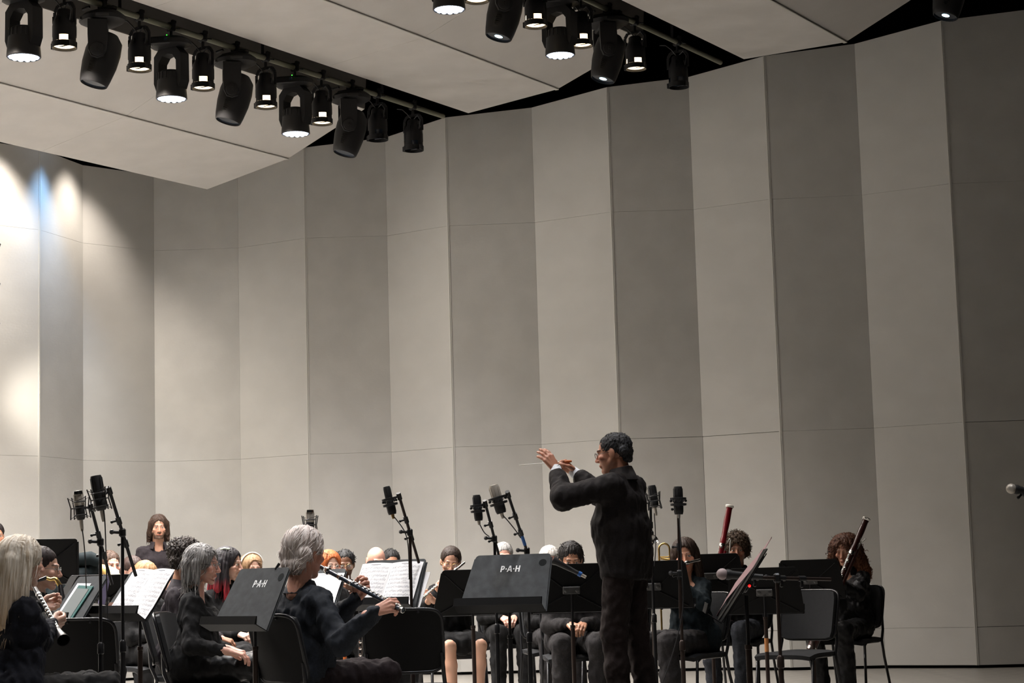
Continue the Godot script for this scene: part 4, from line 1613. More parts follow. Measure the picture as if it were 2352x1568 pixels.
	part(lg, low.get("name", "trousers"), low.mat, root)
	# shoes
	for l in legs:
		var sp := [limb(l[2] + Vector3(0, -0.03, 0.03), l[3] + Vector3(0, 0.005, 0.03), 0.042, 0.04), lump(l[3] + Vector3(0, 0.005, 0), Vector3(0.046, 0.034, 0.065)), lump(l[2] + Vector3(0, -0.045, 0.035), Vector3(0.036, 0.04, 0.045)), cut(limb(Vector3(-1, -0.3, l[3].z), Vector3(1, -0.3, l[3].z), 0.3, 0.3))]
		var shg := nets(sp, 0.009, 0.015)
		part(shg, "shoe", q.get("shoe_mat", mats.black_plastic), root)
	# hair
	if q.has("hair"):
		var hg := hair_shape(q.hair)
		var hh := Geo.new()
		hh.add(hg, hx)
		hh.use_c = true
		part(hh, "hair", mats.hair, root)
	if q.has("glasses"):
		glasses(root, hx, q.glasses)
	q["head_x"] = x * hx
	q["root"] = root
	return root


func glasses(root: Node3D, hx: Transform3D, kind: Dictionary) -> void:
	var g := Geo.new()
	var lenses := []
	var r: float = kind.get("r", 0.021)
	for s in [-1.0, 1.0]:
		var loop := []
		for k in 17:
			var an := TAU * k / 16.0
			loop.append(hx * Vector3(s * 0.033 + cos(an) * r * 1.1, -0.002 + sin(an) * r * kind.get("flat", 0.85), -0.1 + 0.1 * absf(cos(an) * r * s + 0.0) * 0.5))
		g.tube(loop, 0.0012, 5, false)
		var ring := []
		for k in 14:
			var an := TAU * k / 14.0
			ring.append(hx * Vector3(s * 0.033 + cos(an) * r * 1.08, -0.002 + sin(an) * r * kind.get("flat", 0.85), -0.1))
		var gl := Geo.new()
		gl.face(ring, (hx.basis * Vector3(0, 0, -1)).normalized())
		lenses.append(gl)
		g.tube([hx * Vector3(s * 0.06, 0.002, -0.099), hx * Vector3(s * 0.074, 0.004, -0.085), hx * Vector3(s * 0.079, 0.003, 0.0), hx * Vector3(s * 0.078, -0.012, 0.025)], 0.0013, 5)
	g.tube([hx * Vector3(-0.008, 0.004, -0.101), hx * Vector3(0, 0.007, -0.104), hx * Vector3(0.008, 0.004, -0.101)], 0.0016, 5)
	var o := part(g, "glasses", kind.mat, root)
	for l in lenses:
		part(l, "lens", mats.glass, o)


# ---------------------------------------------------------------- music stands
func rounded(w0: float, w1: float, h: float, r: float) -> PackedVector2Array:
	# bottom width w0, top width w1, height h, from y = 0 up; only the top corners are round
	var o := PackedVector2Array([Vector2(-w0 / 2, 0), Vector2(w0 / 2, 0)])
	for k in 5:
		var a := PI / 2 * k / 4.0
		o.append(Vector2(w1 / 2 - r + cos(a) * r, h - r + sin(a) * r))
	for k in 5:
		var a := PI / 2 + PI / 2 * k / 4.0
		o.append(Vector2(-w1 / 2 + r + cos(a) * r, h - r + sin(a) * r))
	return o


# mid: middle of the desk; face: level direction that its music side looks to; tilt: how far it leans back
func desk_frame(mid: Vector3, face: Vector3, tilt: float) -> Transform3D:
	var f := Vector3(face.x, 0, face.z).normalized()
	var z := f * cos(tilt) + Vector3.UP * sin(tilt)
	var x := Vector3.UP.cross(f).normalized()
	return Transform3D(Basis(x, z.cross(x), z), mid)


func music_stand(q: Dictionary) -> Node3D:
	var mid: Vector3 = q.mid
	var base := Vector3(mid.x, 0, mid.z)
	var root := thing("music_stand", q.label, "music stand", Transform3D(Basis(), base), "black music stands")
	var d := desk_frame(mid - base, q.face, q.get("tilt", 0.5))
	var w: float = q.get("w", 0.505)
	var h: float = q.get("h", 0.32)
	var front: bool = q.get("front", false)
	var o := Transform3D(d.basis, d * Vector3(0, -h / 2, 0))
	var g := Geo.new()
	g.prism(o, rounded(w, w * 0.88, h, 0.022), 0.004)
	# folded rims along the sides
	for s in [-1.0, 1.0]:
		g.bar(o * Vector3(s * w * 0.498, 0.0, -0.006), o * Vector3(s * w * 0.441, h - 0.02, -0.006), 0.004, 0.014, d.basis.x)
	part(g, "desk", mats.stand_face if front else mats.stand_black, root)
	g = Geo.new()
	# the shelf, a bent tray with a raised lip
	g.box(o * Transform3D(Basis(), Vector3(0, -0.004, 0.036)), Vector3(w * 1.01, 0.004, 0.076), 0.0)
	g.box(o * Transform3D(Basis(Vector3.RIGHT, 0.3), Vector3(0, 0.014, 0.08)), Vector3(w * 0.99, 0.042, 0.004), 0.0)
	for s in [-1.0, 1.0]:
		g.tube([o * Vector3(s * w * 0.497, 0.034, 0.086), o * Vector3(s * w * 0.497, -0.004, 0.07)], 0.004, 6)
	part(g, "tray", mats.stand_black, root)
	if not front:
		g = Geo.new()
		for s in [-1.0, 1.0]:
			g.tube([o * Vector3(s * 0.04, h * 0.48, -0.004), o * Vector3(s * w * 0.4, h * 0.9, -0.003)], 0.005, 5, true)
			g.tube([o * Vector3(s * 0.04, h * 0.36, -0.004), o * Vector3(s * w * 0.44, h * 0.04, -0.003)], 0.005, 5, true)
		part(g, "stiffening_rib", mats.stand_black, root)
	# friction bracket behind the desk
	var br := d * Vector3(0, -0.02, -0.02)
	g = Geo.new()
	g.box(Transform3D(d.basis, d * Vector3(0, -0.01, -0.012)), Vector3(0.11, 0.05, 0.016), 0.004)
	for s in [-1.0, 1.0]:
		g.lathe(Transform3D(d.basis * Basis(Vector3.RIGHT, -PI / 2), d * Vector3(s * 0.035, -0.01, -0.02)), [V(0.012, 0), V(0.012, 0.006), V(0.006, 0.009), V(0, 0.009)], 8)
	part(g, "bracket", mats.label_steel, root)
	# shafts and foot
	var top := Vector3(br.x, br.y - 0.01, br.z) - d.basis.z * 0.012
	var mid_h := minf(0.72, top.y - 0.12)
	g = Geo.new()
	g.tube([Vector3(top.x, mid_h - 0.1, top.z), top], 0.008, 8)
	part(g, "inner_shaft", mats.black_steel, root)
	g = Geo.new()
	g.lathe(Transform3D(Basis(), Vector3(top.x, 0, top.z)), [V(0.0, 0.06), V(0.0135, 0.06), V(0.0135, mid_h - 0.02), V(0.016, mid_h - 0.018), V(0.016, mid_h), V(0.0, mid_h)], 10)
	part(g, "outer_tube", mats.brown_steel if q.get("brown", true) else mats.black_steel, root)
	g = Geo.new()
	for k in 3:
		var a := TAU * k / 3 + q.get("spin", 0.3) as float
		var e := Vector3(cos(a), 0, sin(a))
		var c := Vector3(top.x, 0, top.z)
		g.tube([c + Vector3.UP * 0.1, c + e * 0.1 + Vector3.UP * 0.075, c + e * 0.23 + Vector3.UP * 0.012], [0.014, 0.016, 0.011], 8, true, 0.6)
	part(g, "foot", mats.black_steel, root)
	if q.has("tape"):
		g = Geo.new()
		g.lathe(Transform3D(Basis(), Vector3(top.x, 0, top.z)), [V(0.0135, 0.49), V(0.0142, 0.49), V(0.0142, 0.58), V(0.0135, 0.58)], 10)
		part(g, "orange_tape", mats.tape_orange, root)
	if q.has("text"):
		var tm := TextMesh.new()
		var font := SystemFont.new()
		font.font_names = PackedStringArray(["Droid Sans"])
		font.font_weight = 700
		font.font_italic = false
		tm.font = font
		tm.text = q.text
		tm.font_size = 48
		tm.pixel_size = 0.00115
		tm.depth = 0.0012
		tm.material = mats.white_paint
		part_mesh(tm, "stencil", root, o * Transform3D(Basis().scaled(Vector3(0.86, 1, 1)), Vector3(q.get("text_x", 0.0), h * 0.74, 0.0026)))
		g = Geo.new()
		g.lathe(o * Transform3D(Basis(Vector3.RIGHT, PI / 2), Vector3(w * 0.36, h * 0.84, 0.002)), [V(0.022, 0), V(0.022, 0.001), V(0, 0.001)], 16)
		part(g, "round_sticker", mats.sticker, root)
	q["desk"] = Transform3D(o.basis, o.origin + base)
	return root


var pages := []


func page_texture(sd: int) -> ImageTexture:
	var r := RandomNumberGenerator.new()
	r.seed = sd
	var w := 384
	var h := 512
	var im := Image.create(w, h, false, Image.FORMAT_RGB8)
	im.fill(Color(0.93, 0.93, 0.94))
	var ink := Color(0.34, 0.34, 0.38)
	im.fill_rect(Rect2i(130, 18, 120, 6), ink)
	im.fill_rect(Rect2i(160, 30, 60, 3), ink)
	for s in 10:
		var y := 52 + s * 45
		for l in 5:
			im.fill_rect(Rect2i(22, y + l * 4, 340, 1), Color(0.62, 0.62, 0.65))
		im.fill_rect(Rect2i(26, y - 2, 5, 20), ink)
		var x := 44.0
		while x < 352:
			var ny := y + r.randi_range(-3, 16)
			if r.randf() < 0.82:
				im.fill_rect(Rect2i(int(x), ny, 5, 4), ink)
				im.fill_rect(Rect2i(int(x) + 4, ny - 12, 1, 13), ink)
				if r.randf() < 0.5:
					im.fill_rect(Rect2i(int(x) + 4, ny - 12, 12, 2), ink)
			if r.randf() < 0.12:
				im.fill_rect(Rect2i(int(x) + 10, y, 1, 17), ink)
			x += r.randf_range(8, 17)
		if r.randf() < 0.6:
			im.fill_rect(Rect2i(r.randi_range(40, 300), y + 24, r.randi_range(10, 50), 3), Color(0.3, 0.3, 0.34))
	return ImageTexture.create_from_image(im)


# open music on a desk: a bent spread of two leaves
func sheet_music(desk: Transform3D, label: String, w: float, h: float, sx: float, leaves := 2, skew := 0.0) -> Node3D:
	if pages.is_empty():
		for k in 3:
			var m := mat("page_%d" % k, Color.WHITE, 0.85)
			m.albedo_texture = page_texture(40 + k)
			pages.append(m)
	var x := desk * Transform3D(Basis(Vector3.BACK, skew), Vector3(sx, 0.004, 0.006))
	var root := thing("sheet_music", label, "sheet music", x, "sheet music on the stands")
	for k in leaves:
		var g := Geo.new()
		g.use_uv = true
		var rows := []
		var x0 := -w / 2 + w * k / leaves
		var ww := w / leaves
		for j in 5:
			var row := []
			for i in 9:
				var s := i / 8.0
				var lift := 0.012 * sin(PI * s) * (1.0 if leaves > 1 else 0.5) + 0.004 * sin(j * 1.3 + k) * s
				row.append(Vector3(x0 + ww * s, h * (1.0 - j / 4.0), 0.003 + lift + 0.002 * k))
			rows.append(row)
		g.sheet(rows, 0.0008)
		part(g, "leaf", pages[(k + names["sheet_music"]) % 3], root)
	return root


# ---------------------------------------------------------------- chairs
var chair_draft: Node3D


func make_chair() -> void:
	chair_draft = Node3D.new()
	chair_draft.name = "draft_chair"
	add_child(chair_draft)
	tag(chair_draft, "chair", "chair", "black orchestra chairs")
	# seat pad
	var rows := []
	var seat := Geo.new()
	for j in 9:
		var row := []
		for i in 9:
			var u := i / 8.0 * 2 - 1
			var w := j / 8.0 * 2 - 1
			var rx: float = 0.225 * (1.0 - 0.06 * pow(absf(w), 6.0))
			var rz: float = 0.21 * (1.0 - 0.06 * pow(absf(u), 6.0))
			row.append(Vector3(u * rx, 0.447 - 0.012 * pow(absf(u), 4.0) - 0.02 * pow(maxf(-w, 0.0), 4.0) - 0.008 * (1.0 - u * u) * (1.0 - w * w), w * rz - 0.02))
		rows.append(row)
	seat.sheet(rows, 0.03)
	part(seat, "seat_pad", mats.chair_fabric, chair_draft)
	var frame := Geo.new()
	var loop := []
	for k in 25:
		var a := TAU * k / 24.0
		loop.append(Vector3(signf(cos(a)) * pow(absf(cos(a)), 0.35) * 0.215, 0.425, signf(sin(a)) * pow(absf(sin(a)), 0.35) * 0.2 - 0.02))
	frame.tube(loop, 0.011, 8, false)
	part(frame, "seat_frame", mats.chair_tube, chair_draft)
	# back: a fabric pad in a shell with a tube rim
	var back := func(u: float, w: float, off: float) -> Vector3:
		# u across -1..1, w up 0..1
		return Vector3(u * (0.212 + 0.008 * w), 0.535 + 0.335 * w, 0.205 + 0.1 * w * 0.85 - 0.035 * u * u + off)
	for side in [[-0.012, 0.024, "back_pad", mats.chair_fabric, 0.94], [0.012, 0.008, "back_shell", mats.chair_shell, 1.0]]:
		rows = []
		for j in 9:
			var row := []
			for i in 11:
				var u: float = (i / 10.0 * 2 - 1)
				var w := j / 8.0
				# round the corners
				var k := pow(absf(w * 2 - 1), 8.0) * 0.06
				var kk := pow(absf(u), 8.0) * 0.035
				row.append(back.call(u * (1.0 - k) * side[4], lerpf(0.5, w, 1.0 - kk * 2.0), side[0]))
			rows.append(row)
		var g := Geo.new()
		g.sheet(rows, side[1])
		part(g, side[2], side[3], chair_draft)
	var rim := Geo.new()
	var rl := []
	for k in 33:
		var a := TAU * k / 32.0
		rl.append(back.call(signf(cos(a)) * pow(absf(cos(a)), 0.33) * 1.02, 0.5 + 0.515 * signf(sin(a)) * pow(absf(sin(a)), 0.33), 0.014))
	rim.tube(rl, 0.0095, 8, false)
	part(rim, "back_rim", mats.chair_tube, chair_draft)
	for u in [-0.6, -0.1, 0.45]:
		var clips := Geo.new()
		clips.box(Transform3D(Basis(), back.call(u, 0.965, 0.02)), Vector3(0.012, 0.012, 0.008), 0.002)
		part(clips, "rim_clip", mats.chair_tube, chair_draft)
	for s in [-1.0, 1.0]:
		var up := Geo.new()
		up.tube([back.call(s * 0.98, 0.3, 0.016), Vector3(0.216 * s, 0.52, 0.205), Vector3(0.218 * s, 0.43, 0.165), Vector3(0.222 * s, 0.3, 0.19), Vector3(0.235 * s, 0.012, 0.275)], 0.0115, 8)
		part(up, "rear_leg", mats.chair_tube, chair_draft)
		up = Geo.new()
		up.tube([Vector3(0.205 * s, 0.425, -0.12), Vector3(0.213 * s, 0.4, -0.18), Vector3(0.222 * s, 0.012, -0.215)], 0.0115, 8)
		part(up, "front_leg", mats.chair_tube, chair_draft)


func chair(label: String, spot: Vector3, yaw: float, back := 0.0) -> Node3D:
	return copy_of(chair_draft, "orchestra_chair", label, turned(spot, yaw) * Transform3D(Basis(), Vector3(0, 0, -back)))


# ---------------------------------------------------------------- microphones
# kind: "spider" (cage of bars), "ring" (round mount); grip: where the stand holds it
func microphone(q: Dictionary) -> void:
	var p: Vector3 = q.p              # middle of the mount
	var up: Vector3 = q.get("axis", Vector3.UP)
	var x := along(p, up, q.get("facing", Vector3.BACK))
	var root := thing("microphone", q.label, "microphone", x, "recording microphones")
	var g := Geo.new()
	var r: float = q.get("r", 0.026)
	var grille: Material = q.get("grille", mats.mic_black)
	var split: float = q.get("split", 0.02)
	var top: float = q.get("top", 0.125)
	var low: float = q.get("low", -0.06)
	g.lathe(Transform3D(Basis().scaled(Vector3(1, 1, q.get("flat", 0.85))), Vector3.ZERO), [V(0, low), V(r * 0.7, low), V(r * 0.98, low + 0.012), V(r, split - 0.003), V(r * 0.93, split), V(0, split)], 16)
	part(g, "body", q.get("body", mats.mic_black), root)
	g = Geo.new()
	g.lathe(Transform3D(Basis().scaled(Vector3(1, 1, q.get("flat", 0.85))), Vector3.ZERO), [V(0, split), V(r * 0.96, split), V(r * 0.98, top - 0.012), V(r * 0.86, top), V(0, top + 0.002)], 16)
	for k in 8:
		var a := TAU * k / 8
		g.tube([Vector3(cos(a) * r, split, sin(a) * r * 0.86), Vector3(cos(a) * r, top - 0.012, sin(a) * r * 0.86)], 0.0014, 4, false)
	part(g, "grille", grille, root)
	if q.has("cap"):
		g = Geo.new()
		g.lathe(Transform3D(), [V(r * 0.9, top - 0.014), V(r * 1.02, top - 0.012), V(r * 0.96, top + 0.004), V(0, top + 0.008)], 16)
		part(g, "cap", q.cap, root)
	# suspension
	g = Geo.new()
	if q.get("kind", "spider") == "spider":
		for lv in [[0.03, r * 1.25], [-0.035, r * 1.25]]:
			var ring := []
			for k in 17:
				var a := TAU * k / 16.0
				ring.append(Vector3(cos(a) * lv[1], lv[0], sin(a) * lv[1]))
			g.tube(ring, 0.003, 5, false)
		for k in 4:
			var a := TAU * (k + 0.5) / 4
			var e := Vector3(cos(a), 0, sin(a))
			g.tube([e * 0.062 + Vector3.UP * 0.055, e * 0.05 + Vector3.UP * 0.0, e * 0.058 + Vector3.UP * -0.055], 0.0032, 5)
			var n2 := Vector3(cos(a + PI / 2), 0, sin(a + PI / 2))
			g.tube([e * 0.062 + Vector3.UP * 0.05, n2 * r * 1.25 + Vector3.UP * 0.03], 0.0016, 4)
			g.tube([e * 0.058 + Vector3.UP * -0.05, n2 * r * 1.25 + Vector3.UP * -0.035], 0.0016, 4)
			g.tube([e * 0.05, n2 * 0.05], 0.0028, 5)
	else:
		for lv in [[0.012, 0.006], [-0.02, 0.004]]:
			g.lathe(Transform3D(), [V(r * 1.45, lv[0] - 0.007), V(r * 1.75, lv[0] - 0.006), V(r * 1.78, lv[0] + 0.006), V(r * 1.45, lv[0] + 0.007), V(r * 1.45, lv[0] - 0.007)], 18)
		for k in 6:
			var a := TAU * k / 6
			g.ball(Vector3(cos(a) * r * 1.62, 0.0, sin(a) * r * 1.62), Vector3.ONE * 0.008, 6)
			g.tube([Vector3(cos(a) * r * 1.6, 0.01, sin(a) * r * 1.6), Vector3(cos(a + 0.5) * r, -0.01, sin(a + 0.5) * r)], 0.002, 4)
		g.lathe(Transform3D(), [V(0, -0.075), V(r * 0.9, -0.075), V(r * 1.05, -0.06), V(r * 1.08, -0.03), V(r, -0.025)], 14)
	part(g, "shock_mount", mats.mic_black, root)
	g = Geo.new()
	g.lathe(Transform3D(), [V(0, low - 0.055), V(0.007, low - 0.055), V(0.0095, low - 0.035), V(0.0095, low)], 10)
	part(g, "plug", q.get("plug", mats.mic_grille), root)
	if q.has("arm"):
		g = Geo.new()
		var e: Vector3 = x.affine_inverse() * q.arm
		g.tube([e.normalized() * 0.045, e * 0.7, e], 0.007, 6)
		g.ball(e, Vector3.ONE * 0.011, 8)
		part(g, "swivel_arm", mats.mic_black, root)
	if q.has("cable"):
		g = Geo.new()
		var pts := [Vector3(0, low - 0.05, 0)]
		for c in q.cable:
			pts.append(x.affine_inverse() * c)
		g.tube(smooth_path(pts, 6), 0.0032, 5)
		part(g, "cable", q.get("cable_mat", mats.cable), root)


func smooth_path(pts: Array, per: int) -> Array:
	var c := Curve3D.new()
	for i in pts.size():
		var a: Vector3 = pts[maxi(i - 1, 0)]
		var b: Vector3 = pts[mini(i + 1, pts.size() - 1)]
		var t := (b - a) / 6.0
		c.add_point(pts[i], -t, t)
	var out := []
	for i in pts.size() - 1:
		for k in per:
			out.append(c.sample(i, float(k) / per))
	out.append(pts[pts.size() - 1])
	return out


# a boom stand: tip of the boom, a point further along it, where the pole holds it; the pole stands on a tripod
func boom_stand(label: String, tip: Vector3, tail: Vector3, hold: float, brown := false, floor_y := 0.0, tape := []) -> void:
	var j := tip.lerp(tail, hold)
	var base := Vector3(j.x, floor_y, j.z)
	var root := thing("microphone_stand", label, "microphone stand", Transform3D(Basis(), base), "microphone stands")
	var m: Material = mats.brown_steel if brown else mats.black_steel
	var g := Geo.new()
	g.tube([tip - base, tail - base], 0.0085, 8)
	part(g, "boom", m, root)
	if tape:
		g = Geo.new()
		g.tube([tip.lerp(tail, tape[0]) - base, tip.lerp(tail, tape[1]) - base], 0.0098, 8)
		part(g, "blue_tape", mats.cable_blue, root)
	for t in [0.02, 0.36, 0.62]:
		g = Geo.new()
		var c := tip.lerp(tail, t) - base
		var d := (tail - tip).normalized()
		g.tube([c - d * 0.02, c + d * 0.02], 0.0135, 8)
		var s := d.cross(Vector3.BACK).normalized()
		g.tube([c, c + s * 0.03 + Vector3(0, 0, 0.005)], 0.006, 6)
		g.ball(c + s * 0.034, Vector3.ONE * 0.009, 6)
		part(g, "boom_collar", mats.black_plastic, root)
	g = Geo.new()
	var jl := j - base
	g.box(Transform3D(Basis(), jl), Vector3(0.032, 0.045, 0.032), 0.008)
	g.tube([jl, jl + Vector3(-0.045, 0.005, 0.01)], 0.009, 6)
	g.ball(jl + Vector3(-0.05, 0.005, 0.01), Vector3.ONE * 0.013, 8)
	part(g, "swivel_joint", mats.black_plastic, root)
	g = Geo.new()
	var half: float = lerpf(0.25, jl.y, 0.45)
	g.tube([Vector3(0, half, 0), jl], 0.0085, 8)
	g.tube([Vector3(0, 0.12, 0), Vector3(0, half + 0.02, 0)], 0.0125, 8)
	g.lathe(Transform3D(Basis(), Vector3(0, half, 0)), [V(0.0125, 0.0), V(0.017, 0.004), V(0.017, 0.05), V(0.009, 0.06)], 10)
	part(g, "pole", m, root)
	for k in 3:
		g = Geo.new()
		var a := TAU * k / 3 + 0.5
		var e := Vector3(cos(a), 0, sin(a))
		g.tube([Vector3.UP * 0.2 + e * 0.015, e * 0.3 + Vector3.UP * 0.012], 0.008, 6)
		g.ball(e * 0.3 + Vector3.UP * 0.012, Vector3(0.014, 0.012, 0.014), 6)
		part(g, "leg", m, root)


func hand_microphone(label: String, head: Vector3, dir: Vector3, band := false, ball_mat: Material = null, clip := true) -> void:
	var x := along(head, dir)
	var root := thing("vocal_microphone", label, "microphone", x, "vocal microphones")
	var g := Geo.new()
	if ball_mat:
		g.ball(Vector3.ZERO, Vector3(0.026, 0.027, 0.026), 16)
		part(g, "ball_grille", ball_mat, root)
	g = Geo.new()
	g.lathe(Transform3D(), [V(0, 0.015), V(0.024, 0.018), V(0.0245, 0.03), V(0.019, 0.045), V(0.0125, 0.16), V(0.0125, 0.185), V(0, 0.187)], 14)
	part(g, "handle", mats.mic_black, root)
	if band:
		g = Geo.new()
		g.lathe(Transform3D(), [V(0.0, 0.185), V(0.0155, 0.185), V(0.0155, 0.205), V(0.0, 0.206)], 14)
		part(g, "blue_band", mats.cable_blue, root)
		g = Geo.new()
		g.lathe(Transform3D(), [V(0.01, 0.205), V(0.009, 0.235), V(0, 0.236)], 10)
		part(g, "plug", mats.mic_grille, root)


# ---------------------------------------------------------------- wind instruments
func key_work(root: Node3D, a: Vector3, b: Vector3, r: float, side: Vector3, from: float, to: float, n: int, size: float, m: Material) -> void:
	var d := (b - a).normalized()
	var s := (side - d * side.dot(d)).normalized()
	for k in n:
		var t := lerpf(from, to, k / float(n - 1))
		var c := a.lerp(b, t) + s * (r + 0.002)
		var g := Geo.new()
		g.lathe(along(c, s), [V(size, 0.0), V(size, 0.0025), V(size * 0.7, 0.0045), V(0, 0.0045)], 10)
		part(g, "key", m, root)
	var g2 := Geo.new()
	var off := (s.cross(d) * 0.6 + s * 0.8).normalized() * (r + 0.004)
	g2.tube([a.lerp(b, from) + off, a.lerp(b, to) + off], 0.0022, 5)
	part(g2, "key_rod", m, root)


func flute(label: String, a: Vector3, b: Vector3, m: Material, head_m: Material, side: Vector3, r := 0.0098) -> void:
	var root := thing("flute", label, "flute", Transform3D(Basis(), a), "flutes")
	var e := b - a
	var d := e.normalized()
	var g := Geo.new()
	g.tube([-d * 0.12, e * 0.17], r, 12)
	part(g, "head_joint", head_m, root)
	g = Geo.new()
	g.lathe(along(Vector3(0, 0, 0), d), [V(r, -0.02), V(r * 1.55, -0.012), V(r * 1.6, 0.012), V(r, 0.02)], 12)
	part(g, "lip_plate", mats.silver, root)
	g = Geo.new()
	g.tube([e * 0.17, e * 0.85], r * 1.02, 12)
	part(g, "body_tube", m, root)
	g = Geo.new()
	g.tube([e * 0.85, e], r * 1.02, 12)
	part(g, "foot_joint", m, root)
	for t in [0.17, 0.32, 0.85, 0.99]:
		g = Geo.new()
		g.lathe(along(e * t, d), [V(r, -0.01), V(r * 1.22, -0.009), V(r * 1.22, 0.009), V(r, 0.01)], 12)
		part(g, "ring", mats.silver, root)
	key_work(root, Vector3.ZERO, e, r, side, 0.36, 0.97, 13, 0.0075, mats.silver)


func clarinet(label: String, a: Vector3, b: Vector3, side: Vector3) -> void:
	var root := thing("clarinet", label, "clarinet", Transform3D(Basis(), a), "clarinets")
	var e := b - a
	var l := e.length()
	var g := Geo.new()
	g.lathe(along(Vector3.ZERO, e), [V(0, 0), V(0.006, 0.0), V(0.011, 0.06), V(0.0125, 0.08), V(0.0135, 0.14), V(0.0135, l * 0.8), V(0.017, l * 0.86), V(0.03, l * 0.98), V(0.034, l), V(0.03, l), V(0.012, l * 0.85)], 14)
	part(g, "tube", mats.ebony, root)
	for t in [0.22, 0.5, 0.8]:
		g = Geo.new()
		g.lathe(along(e * t, e), [V(0.0135, -0.008), V(0.0158, -0.007), V(0.0158, 0.007), V(0.0135, 0.008)], 12)
		part(g, "ring", mats.silver, root)
	key_work(root, Vector3.ZERO, e, 0.0135, side, 0.28, 0.78, 10, 0.008, mats.silver)


func bassoon(label: String, top: Vector3, low: Vector3, m: Material, ring_m: Material, side: Vector3, mouth: Vector3) -> void:
	var d := (top - low).normalized()
	var l := top.distance_to(low)
	var x := along(low, d, side)
	var root := thing("bassoon", label, "bassoon", x, "bassoons")
	var inv := x.affine_inverse()
	var g := Geo.new()
	g.lathe(Transform3D(), [V(0, 0), V(0.036, 0.0), V(0.039, 0.02), V(0.039, 0.4), V(0.03, 0.43), V(0.024, 0.44), V(0.023, l * 0.72), V(0.026, l * 0.74), V(0.026, l * 0.78), V(0.022, l * 0.8), V(0.027, l * 0.9), V(0.0245, l - 0.03), V(0.028, l - 0.012)], 16)
	part(g, "long_joint", m, root)
	g = Geo.new()
	g.lathe(Transform3D(), [V(0.028, l - 0.014), V(0.033, l - 0.01), V(0.036, l), V(0.033, l + 0.006), V(0.021, l + 0.005), V(0.018, l - 0.05)], 18)
	part(g, "bell_ring", ring_m, root)
	g = Geo.new()
	g.tube([Vector3(0.028, 0.36, 0.0), Vector3(0.03, 0.9, 0)], [0.018, 0.014], 12)
	part(g, "wing_joint", m, root)
	for t in [0.02, 0.4, 0.74 * l, 0.45]:
		g = Geo.new()
		g.lathe(Transform3D(Basis(), Vector3(0, t, 0)), [V(0.026, -0.012), V(0.0405 if t < 0.42 else 0.0285, -0.012), V(0.0405 if t < 0.42 else 0.0285, 0.012), V(0.026, 0.012)], 14)
		part(g, "band", mats.silver, root)
	g = Geo.new()
	var mo := inv * mouth
	g.tube(smooth_path([Vector3(0.03, 0.89, 0), Vector3(0.035, 0.97, 0.0), Vector3(0.06, 1.0, 0.02), mo * 0.7 + Vector3(0.05, 0.98, 0.02) * 0.3, mo], 5), 0.0045, 8)
	part(g, "crook", mats.silver, root)
	key_work(root, Vector3(0, 0.3, 0), Vector3(0, l * 0.75, 0), 0.026, inv.basis * side, 0.05, 0.95, 9, 0.011, mats.silver)


# ---------------------------------------------------------------- who and what is on the stage
func spot(px: float, depth: float) -> Vector3:
	var p := at(px, 1340.0, depth)
	return Vector3(p.x, 0, p.z)


func yaw_to(p: Vector3, target: Vector3) -> float:
	return atan2(-(target.x - p.x), -(target.z - p.z))


var CON := Vector3.ZERO
var seated_yaw := {}


